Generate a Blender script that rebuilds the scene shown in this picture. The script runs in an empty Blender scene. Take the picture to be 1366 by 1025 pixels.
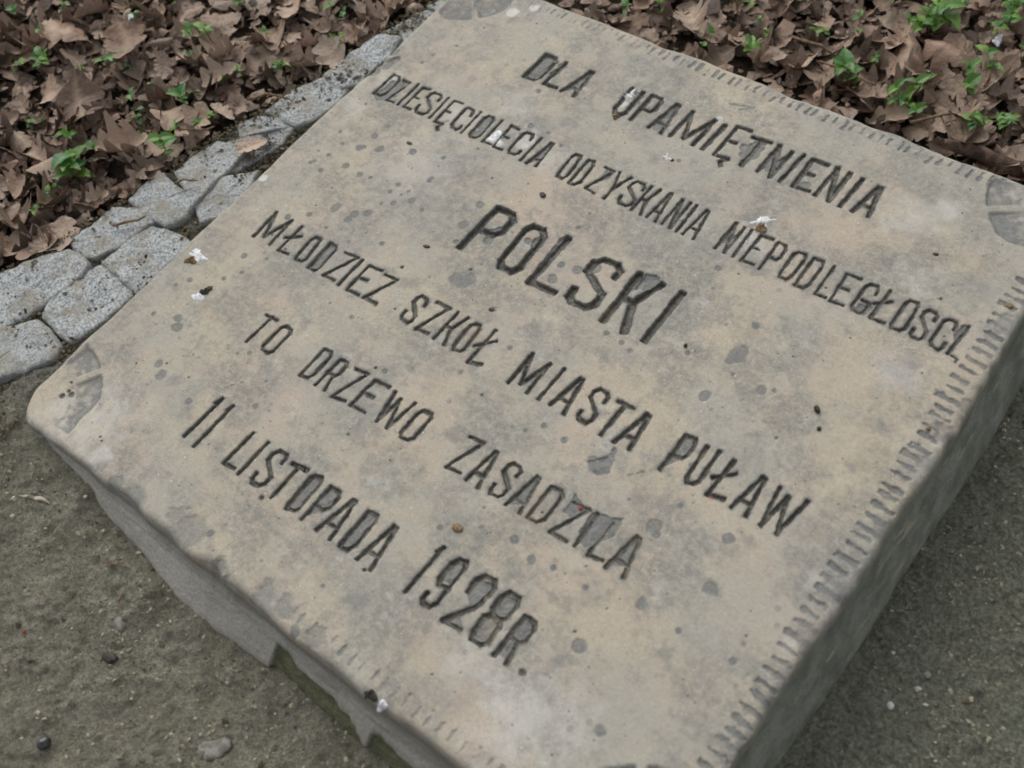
import bpy, math, random
import numpy as np
from mathutils import Matrix, Vector

# ------------------------------------------------------------------ camera, light, exposure
scene = bpy.context.scene
COL = scene.collection
CAM_POS = (0.71270755, -0.0334134, 0.70513575)
CAM_ROT = ((0.77969176, 0.60777982, -0.15061359),
           (0.45942902, -0.71871123, -0.52189955),
           (-0.42544769, 0.33772452, -0.83960491))
cam_data = bpy.data.cameras.new('camera')
cam_data.sensor_width = 36.0
cam_data.lens = 1396.2 / 1366 * 36.0
cam_data.clip_start = 0.02
cam_data.clip_end = 200
cam_data.dof.use_dof = True
cam_data.dof.focus_distance = 0.93
cam_data.dof.aperture_fstop = 5.4
cam = bpy.data.objects.new('camera', cam_data)
COL.objects.link(cam)
rx, ry, rz = [Vector(r) for r in CAM_ROT]
cam.matrix_world = Matrix(((rx[0], -ry[0], -rz[0], CAM_POS[0]),
                           (rx[1], -ry[1], -rz[1], CAM_POS[1]),
                           (rx[2], -ry[2], -rz[2], CAM_POS[2]), (0, 0, 0, 1)))
scene.camera = cam

SUN_DIR = Vector((-0.62, 0.42, 0.80)).normalized()     # towards the bright part of the sky
world = bpy.data.worlds.new('World')
scene.world = world
world.use_nodes = True
wn = world.node_tree.nodes
sky = wn.new('ShaderNodeTexSky')
sky.sky_type = 'NISHITA'
sky.sun_disc = False
sky.sun_elevation = math.asin(SUN_DIR.z)
sky.sun_rotation = math.atan2(SUN_DIR.x, SUN_DIR.y)
sky.air_density = 1.0
sky.dust_density = 4.0
sky.ozone_density = 1.0
wn['Background'].inputs['Strength'].default_value = 0.15
overcast = wn.new('ShaderNodeHueSaturation')               # thin cloud: the sky's own light, mostly without its blue
overcast.inputs['Saturation'].default_value = 0.22
world.node_tree.links.new(sky.outputs[0], overcast.inputs['Color'])
world.node_tree.links.new(overcast.outputs[0], wn['Background'].inputs['Color'])
sun_data = bpy.data.lights.new('sun', 'SUN')
sun_data.energy = 0.9
sun_data.angle = math.radians(80)
sun_data.color = (1.0, 0.97, 0.92)
sun = bpy.data.objects.new('sun', sun_data)
sun.rotation_euler = SUN_DIR.to_track_quat('Z', 'Y').to_euler()
sun.location = SUN_DIR * 5
COL.objects.link(sun)
scene.view_settings.view_transform = 'Standard'
scene.view_settings.look = 'None'
scene.view_settings.gamma = 1.0
scene.view_settings.exposure = 0.12
scene.view_settings.use_curve_mapping = False
scene.cycles.filter_width = 1.8

rng = np.random.default_rng(1928)
random.seed(1928)

# ------------------------------------------------------------------ helpers
def value_noise(x, y, scale, seed):
    """smooth lattice noise in -1..1; scale in cells per unit"""
    g = np.random.default_rng(seed).uniform(-1, 1, (256, 256))
    u = np.asarray(x) * scale + 37.3
    v = np.asarray(y) * scale + 91.7
    i = np.floor(u).astype(int); j = np.floor(v).astype(int)
    fu = u - i; fv = v - j
    fu = fu * fu * (3 - 2 * fu); fv = fv * fv * (3 - 2 * fv)
    i0 = i % 256; i1 = (i + 1) % 256; j0 = j % 256; j1 = (j + 1) % 256
    return ((g[i0, j0] * (1 - fu) + g[i1, j0] * fu) * (1 - fv)
            + (g[i0, j1] * (1 - fu) + g[i1, j1] * fu) * fv)

def fbm(x, y, scale, seed, octaves=4, gain=0.5):
    a, t, n = 1.0, 0.0, 0.0
    c, s = math.cos(0.7), math.sin(0.7)
    for k in range(octaves):
        n = n + a * value_noise(x, y, scale, seed + k * 17)
        t += a; a *= gain; scale *= 2.03
        x, y = c * x - s * y, s * x + c * y
    return n / t

def smooth(a, b, x):
    t = np.clip((x - a) / (b - a), 0, 1)
    return t * t * (3 - 2 * t)

def new_mesh(name, verts, faces, nside=4, attrs=None, smooth_shade=True):
    me = bpy.data.meshes.new(name)
    verts = np.asarray(verts, dtype=np.float32)
    faces = np.asarray(faces, dtype=np.int32)
    me.vertices.add(len(verts))
    me.vertices.foreach_set('co', verts.ravel())
    me.loops.add(len(faces) * nside)
    me.loops.foreach_set('vertex_index', faces.ravel())
    me.polygons.add(len(faces))
    me.polygons.foreach_set('loop_start', np.arange(len(faces), dtype=np.int32) * nside)
    me.polygons.foreach_set('use_smooth', np.full(len(faces), smooth_shade))
    for k, v in (attrs or {}).items():
        a = me.attributes.new(k, 'FLOAT', 'POINT')
        a.data.foreach_set('value', np.asarray(v, dtype=np.float32))
    me.update(calc_edges=True)
    return me

def link(name, me, mat=None, parent=None, loc=None):
    o = bpy.data.objects.new(name, me)
    if mat and me is not None and not me.materials:
        me.materials.append(mat)
    COL.objects.link(o)
    if parent: o.parent = parent
    if loc is not None: o.location = loc
    return o

def tag(o, label=None, category=None, group=None, kind=None):
    if label: o['label'] = label
    if category: o['category'] = category
    if group: o['group'] = group
    if kind: o['kind'] = kind
    return o

def grid_faces(nx, ny):
    i = np.arange(nx - 1)[:, None]; j = np.arange(ny - 1)[None, :]
    a = i * ny + j
    return np.stack([a, a + ny, a + ny + 1, a + 1], -1).reshape(-1, 4)

class NT:
    """small node-material builder"""
    def __init__(self, name):
        self.m = bpy.data.materials.new(name); self.m.use_nodes = True
        self.t = self.m.node_tree; self.n = self.t.nodes
        self.b = self.n['Principled BSDF']
    def new(self, typ, **kw):
        nd = self.n.new(typ)
        for k, v in kw.items(): setattr(nd, k, v)
        return nd
    def put(self, sock, v):
        if isinstance(v, bpy.types.NodeSocket): self.t.links.new(v, sock)
        elif isinstance(v, tuple) and len(v) == 3 and sock.type == 'RGBA': sock.default_value = (*v, 1)
        else: sock.default_value = v
    def coord(self, which='Object'):
        return self.new('ShaderNodeTexCoord').outputs[which]
    def noise(self, vec, scale, detail=4, rough=0.55, out=0, distortion=0):
        nd = self.new('ShaderNodeTexNoise')
        self.put(nd.inputs['Vector'], vec); nd.inputs['Scale'].default_value = scale
        nd.inputs['Detail'].default_value = detail; nd.inputs['Roughness'].default_value = rough
        nd.inputs['Distortion'].default_value = distortion
        return nd.outputs[out]
    def voronoi(self, vec, scale, out='Distance', feature='F1'):
        nd = self.new('ShaderNodeTexVoronoi', feature=feature)
        self.put(nd.inputs['Vector'], vec); nd.inputs['Scale'].default_value = scale
        return nd.outputs[out]
    def ramp(self, v, a, b, lo=0.0, hi=1.0):
        nd = self.new('ShaderNodeMapRange', interpolation_type='SMOOTHSTEP')
        self.put(nd.inputs['Value'], v)
        for k, x in zip(('From Min', 'From Max', 'To Min', 'To Max'), (a, b, lo, hi)): nd.inputs[k].default_value = x
        return nd.outputs[0]
    def math(self, op, a, b=0.0, clamp=False):
        nd = self.new('ShaderNodeMath', operation=op, use_clamp=clamp)
        self.put(nd.inputs[0], a); self.put(nd.inputs[1], b)
        return nd.outputs[0]
    def mix(self, f, a, b, mode='MIX'):
        nd = self.new('ShaderNodeMix', data_type='RGBA', blend_type=mode)
        self.put(nd.inputs[0], f); self.put(nd.inputs[6], a); self.put(nd.inputs[7], b)
        return nd.outputs[2]
    def attr(self, name, out='Fac'):
        return self.new('ShaderNodeAttribute', attribute_name=name).outputs[out]
    def bump(self, h, dist, strength=1.0, prev=None):
        nd = self.new('ShaderNodeBump')
        self.put(nd.inputs['Height'], h); self.put(nd.inputs['Distance'], dist)
        nd.inputs['Strength'].default_value = strength
        if prev is not None: self.put(nd.inputs['Normal'], prev)
        return nd.outputs[0]
    def done(self, color, rough=0.85, normal=None, spec=0.3):
        self.put(self.b.inputs['Base Color'], color)
        self.put(self.b.inputs['Roughness'], rough)
        self.b.inputs['Specular IOR Level'].default_value = spec
        if normal is not None: self.put(self.b.inputs['Normal'], normal)
        return self.m

# ------------------------------------------------------------------ materials
def m_side(m):
    """bump depth: deep on the hewn sides, none on the dressed face"""
    return m.math('MULTIPLY', m.attr('side'), 0.004)

def stone_material():
    m = NT('weathered_sandstone'); c = m.coord()
    big = m.noise(c, 9, 5, 0.6)
    mid = m.noise(c, 34, 6, 0.68)
    fine = m.noise(c, 320, 4, 0.7)
    tan = m.mix(m.ramp(m.noise(c, 11, 4), 0.42, 0.66), (0.408, 0.357, 0.268), (0.418, 0.345, 0.272))
    tan = m.mix(m.ramp(m.noise(c, 21, 3, 0.5), 0.52, 0.72), tan, (0.445, 0.405, 0.315))
    col = m.mix(m.ramp(big, 0.40, 0.62, 0, 0.85), tan, (0.335, 0.322, 0.275))
    cloud = m.math('MULTIPLY', m.ramp(m.noise(c, 13, 7, 0.75), 0.42, 0.60), m.ramp(m.noise(c, 150, 8, 0.9), 0.36, 0.58))
    col = m.mix(m.math('MULTIPLY', cloud, 0.95), col, (0.165, 0.165, 0.15))
    col = m.mix(m.ramp(mid, 0.53, 0.68, 0, 0.68), col, (0.165, 0.165, 0.155))
    col = m.mix(m.ramp(fine, 0.35, 0.68, 0, 0.30), col, (0.25, 0.24, 0.21))
    col = m.mix(m.ramp(m.noise(c, 26, 5, 0.7), 0.55, 0.75, 0, 0.5), col, (0.50, 0.48, 0.43))
    pale = m.math('MULTIPLY', m.attr('pale'), m.ramp(m.noise(c, 55, 4), 0.25, 0.6, 0.45, 1.0))
    col = m.mix(pale, col, (0.57, 0.56, 0.53))
    pat = m.math('MULTIPLY', m.attr('patina'), m.ramp(m.noise(c, 210, 3), 0.2, 0.6, 0.7, 1.0))
    col = m.mix(pat, col, m.mix(m.noise(c, 160, 3), (0.095, 0.102, 0.104), (0.175, 0.18, 0.17)))
    col = m.mix(m.attr('groove'), col, m.mix(m.ramp(m.noise(c, 240, 3), 0.4, 0.65), (0.062, 0.060, 0.050), (0.135, 0.130, 0.108)))  # dirt in the cuts, with the shade of their walls put into the colour
    # black specks and small lichen dots
    v = m.voronoi(c, 130)
    speck = m.math('MULTIPLY', m.ramp(v, 0.085, 0.13, 1, 0), m.ramp(m.noise(c, 47, 2), 0.54, 0.6))
    col = m.mix(m.math('MULTIPLY', speck, 0.8), col, (0.08, 0.075, 0.06))
    v2 = m.voronoi(c, 60)
    dots = m.math('MULTIPLY', m.ramp(v2, 0.13, 0.17, 1, 0), m.ramp(m.noise(c, 23, 2), 0.54, 0.62))
    col = m.mix(m.math('MULTIPLY', dots, 0.6), col, (0.20, 0.198, 0.185))
    v3 = m.voronoi(c, 95)
    white = m.math('MULTIPLY', m.ramp(v3, 0.03, 0.055, 1, 0), m.ramp(m.noise(c, 31, 2), 0.50, 0.55))
    col = m.mix(white, col, (0.75, 0.75, 0.75))
    # sides: grey cement coat on the front, darker, greener stone on the right
    mp = m.new('ShaderNodeMapping'); mp.inputs['Scale'].default_value = (3, 70, 70)
    m.put(mp.inputs['Vector'], c)
    streak = m.noise(mp.outputs[0], 3.0, 5, 0.65)
    coat = m.mix(m.ramp(streak, 0.35, 0.65), (0.29, 0.275, 0.235), (0.42, 0.415, 0.375))
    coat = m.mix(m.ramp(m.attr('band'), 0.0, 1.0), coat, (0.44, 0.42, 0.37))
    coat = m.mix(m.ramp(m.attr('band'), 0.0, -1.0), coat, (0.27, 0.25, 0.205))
    moss = m.mix(m.ramp(m.noise(c, 130, 4, 0.7), 0.35, 0.65), (0.085, 0.10, 0.035), (0.18, 0.175, 0.10))
    coat = m.mix(m.attr('moss'), coat, moss)
    mp2 = m.new('ShaderNodeMapping'); mp2.inputs['Scale'].default_value = (26, 5, 26)
    m.put(mp2.inputs['Vector'], c)
    st2 = m.noise(mp2.outputs[0], 4.0, 5, 0.6)
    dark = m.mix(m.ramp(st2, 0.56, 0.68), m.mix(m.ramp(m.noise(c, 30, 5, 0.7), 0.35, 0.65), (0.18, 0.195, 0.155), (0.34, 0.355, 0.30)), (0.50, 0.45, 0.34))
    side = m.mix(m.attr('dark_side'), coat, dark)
    side = m.mix(m.ramp(m.noise(c, 400, 3), 0.3, 0.7, 0, 0.3), side, (0.10, 0.095, 0.08))
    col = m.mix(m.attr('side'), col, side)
    n = m.bump(m.noise(c, 90, 7, 0.75), m_side(m), 0.9)
    n = m.bump(m.noise(c, 700, 4, 0.7), 0.0006, 0.6, n)
    n = m.bump(m.noise(c, 150, 5, 0.65), 0.0012, 0.5, n)
    rust = m.math('MULTIPLY', m.ramp(m.noise(c, 19, 6, 0.7), 0.56, 0.68), m.ramp(m.noise(c, 90, 5, 0.8), 0.40, 0.60))
    col = m.mix(m.math('MULTIPLY', m.math('MULTIPLY', rust, 0.45), m.math('SUBTRACT', 1.0, m.attr('side'))), col, (0.30, 0.23, 0.15))
    grain = m.noise(c, 1000, 2, 0.5)
    col = m.mix(m.ramp(grain, 0.56, 0.70, 0, 0.28), col, (0.60, 0.55, 0.45))
    col = m.mix(m.ramp(grain, 0.44, 0.30, 0, 0.35), col, (0.12, 0.11, 0.09))
    return m.done(col, m.ramp(fine, 0.3, 0.7, 0.62, 0.85), n, 0.35)

def ground_material():
    m = NT('sand_and_forest_soil'); c = m.coord()
    a = m.noise(c, 26, 6, 0.65); b = m.noise(c, 300, 5, 0.75); d = m.noise(c, 900, 2, 0.6)
    sand = m.mix(m.ramp(a, 0.35, 0.65), (0.325, 0.312, 0.232), (0.47, 0.455, 0.35))
    sand = m.mix(m.ramp(b, 0.36, 0.66), m.mix(0.5, sand, (0.11, 0.10, 0.07)), sand)
    sand = m.mix(m.ramp(d, 0.58, 0.72), sand, (0.36, 0.345, 0.30))
    sand = m.mix(m.ramp(d, 0.42, 0.30), sand, (0.05, 0.045, 0.035))
    dark_sand = m.mix(m.ramp(b, 0.35, 0.68), (0.155, 0.158, 0.112), (0.38, 0.385, 0.30))  # darker, greener sand right of the stone
    dark_sand = m.mix(m.ramp(d, 0.60, 0.72), dark_sand, (0.23, 0.225, 0.185))
    col = m.mix(m.attr('dark_sand'), sand, dark_sand)
    mort = m.mix(m.ramp(b, 0.35, 0.65), (0.13, 0.12, 0.09), (0.30, 0.29, 0.25))
    col = m.mix(m.attr('mortar'), col, mort)
    soil = m.mix(m.ramp(b, 0.35, 0.7), (0.035, 0.025, 0.017), (0.12, 0.085, 0.06))
    col = m.mix(m.attr('soil'), col, soil)
    v = m.voronoi(c, 420)
    lump = m.noise(c, 120, 6, 0.8)
    col = m.mix(m.math('MULTIPLY', m.ramp(lump, 0.48, 0.34), 0.4), col, (0.09, 0.083, 0.058))
    col = m.mix(m.math('MULTIPLY', m.ramp(lump, 0.58, 0.72), m.math('SUBTRACT', 0.5, m.math('MULTIPLY', m.attr('soil'), 0.5))), col, m.mix(m.attr('dark_sand'), (0.30, 0.285, 0.23), (0.19, 0.19, 0.155)))
    n = m.bump(m.ramp(v, 0.0, 0.6, 1, 0), 0.0016, 0.9)
    n = m.bump(b, 0.004, 1.0, n)
    n = m.bump(lump, 0.007, 1.0, n)
    return m.done(col, 0.95, n, 0.2)

def granite_material():
    m = NT('grey_granite'); c = m.coord()
    info = m.new('ShaderNodeObjectInfo').outputs['Random']
    g = m.mix(m.ramp(m.noise(c, 420, 3, 0.7), 0.38, 0.60), (0.19, 0.21, 0.22), (0.50, 0.52, 0.51))
    g = m.mix(m.ramp(m.voronoi(c, 520, 'Color'), 0.12, 0.05), g, (0.09, 0.095, 0.09))
    g = m.mix(m.math('MULTIPLY', info, 0.35), g, (0.27, 0.28, 0.26))
    g = m.mix(m.ramp(m.noise(c, 34, 5, 0.7), 0.46, 0.64, 0, 0.8), g, (0.26, 0.235, 0.18))
    g = m.mix(m.attr('rim'), g, (0.13, 0.12, 0.085))
    n = m.bump(m.noise(c, 260, 5, 0.75), 0.003, 0.7)
    return m.done(g, 0.72, n, 0.4)

def leaf_material(name, dark, light, stuff=False, back=(0.40, 0.32, 0.25)):
    m = NT(name); c = m.coord()
    r = m.new('ShaderNodeNewGeometry').outputs['Random Per Island'] if stuff else m.new('ShaderNodeObjectInfo').outputs['Random']
    col = m.mix(m.ramp(r, 0.0, 1.0), dark, light)
    col = m.mix(m.ramp(m.math('FRACT', m.math('MULTIPLY', r, 3.17)), 0.0, 0.35, 0.6, 0), col, (0.085, 0.06, 0.045))
    r2 = m.math('FRACT', m.math('MULTIPLY', r, 7.31))
    col = m.mix(m.ramp(r2, 0.5, 1.0, 0, 0.65), col, back)
    col = m.mix(m.ramp(m.noise(c, 5 if not stuff else 120, 5, 0.7), 0.48, 0.70, 0, 0.6), col, (0.07, 0.045, 0.03))
    col = m.mix(m.math('MULTIPLY', m.attr('vein'), 0.45), col, (0.40, 0.30, 0.20))
    bf = m.new('ShaderNodeNewGeometry').outputs['Backfacing']
    col = m.mix(m.math('MULTIPLY', bf, 0.3), col, back)
    n = m.bump(m.attr('vein'), 0.0008, 0.6)
    n = m.bump(m.noise(c, 14 if not stuff else 260, 4), 0.002, 0.7, n)
    return m.done(col, 0.62, n, 0.4)

def plain(name, c1, c2, scale=200, rough=0.8, bumpd=0.0005, spec=0.3):
    m = NT(name); c = m.coord()
    f = m.noise(c, scale, 4, 0.65)
    return m.done(m.mix(m.ramp(f, 0.35, 0.65), c1, c2), rough, m.bump(f, bumpd), spec)

def green_material():
    m = NT('fresh_green_leaf'); c = m.coord()
    r = m.new('ShaderNodeObjectInfo').outputs['Random']
    col = m.mix(r, (0.06, 0.165, 0.028), (0.16, 0.30, 0.035))
    col = m.mix(m.ramp(m.math('FRACT', m.math('MULTIPLY', r, 5.7)), 0.55, 1.0, 0, 0.8), col, (0.06, 0.20, 0.08))
    col = m.mix(m.math('MULTIPLY', m.attr('vein'), 0.35), col, (0.2, 0.32, 0.10))
    m.b.inputs['Subsurface Weight'].default_value = 0.0
    m.done(col, 0.42, m.bump(m.attr('vein'), 0.0004, 0.5), 0.5)
    tr = m.new('ShaderNodeBsdfTranslucent'); m.put(tr.inputs[0], m.mix(0.5, col, (0.16, 0.32, 0.03)))
    mx = m.new('ShaderNodeMixShader'); mx.inputs[0].default_value = 0.3
    m.t.links.new(m.b.outputs[0], mx.inputs[1]); m.t.links.new(tr.outputs[0], mx.inputs[2])
    m.t.links.new(mx.outputs[0], m.n['Material Output'].inputs['Surface'])
    return m.m

STONE = stone_material(); GROUND = ground_material(); GRANITE = granite_material()
OAK = leaf_material('dry_oak_leaf', (0.18, 0.108, 0.072), (0.42, 0.295, 0.215))
OAK_UNDER = leaf_material('decayed_oak_leaf', (0.065, 0.04, 0.026), (0.29, 0.19, 0.135), stuff=True, back=(0.34, 0.26, 0.20))
GREEN = green_material()
STEM = plain('green_stem', (0.10, 0.16, 0.05), (0.16, 0.13, 0.06), 90)
LIME = plain('white_dropping', (0.50, 0.50, 0.51), (0.78, 0.79, 0.81), 400, 0.7)
DUNG_BROWN = plain('brown_dropping', (0.12, 0.075, 0.03), (0.27, 0.20, 0.11), 500, 0.8, 0.001)
DUNG_DARK = plain('dark_dropping', (0.02, 0.02, 0.015), (0.08, 0.075, 0.055), 600, 0.6, 0.001)
GRIT = NT('grit'); _r = GRIT.new('ShaderNodeNewGeometry').outputs['Random Per Island']
_c = GRIT.mix(GRIT.ramp(_r, 0.0, 0.7), (0.08, 0.075, 0.045), (0.36, 0.335, 0.24))
GRIT = GRIT.done(GRIT.mix(GRIT.ramp(_r, 0.93, 0.99), _c, (0.50, 0.49, 0.44)), 0.8)
CRUMB = NT('soil_crumbs'); _r = CRUMB.new('ShaderNodeNewGeometry').outputs['Random Per Island']
CRUMB = CRUMB.done(CRUMB.mix(_r, (0.045, 0.038, 0.02), (0.21, 0.175, 0.115)), 0.9)
WOOD = plain('rotten_bark', (0.035, 0.024, 0.017), (0.13, 0.085, 0.06), 70, 0.9, 0.003)
TWIG = plain('dry_twig', (0.11, 0.075, 0.045), (0.24, 0.165, 0.10), 120, 0.85)
STRAW = plain('pale_straw', (0.30, 0.27, 0.20), (0.48, 0.43, 0.34), 90, 0.8)
PEBBLE = plain('grey_pebble', (0.13, 0.125, 0.105), (0.25, 0.24, 0.21), 180, 0.8, 0.001)
PEBBLE_DARK = plain('dark_wet_pebble', (0.02, 0.02, 0.02), (0.07, 0.065, 0.07), 150, 0.25, spec=0.6)
PEBBLE_WHITE = plain('pale_pebble', (0.42, 0.42, 0.40), (0.62, 0.62, 0.6), 180, 0.7)
SEED = plain('dark_seed', (0.015, 0.013, 0.01), (0.05, 0.04, 0.03), 300, 0.5)
REDBIT = plain('red_bud_scale', (0.26, 0.03, 0.015), (0.40, 0.06, 0.03), 300, 0.6)

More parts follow.
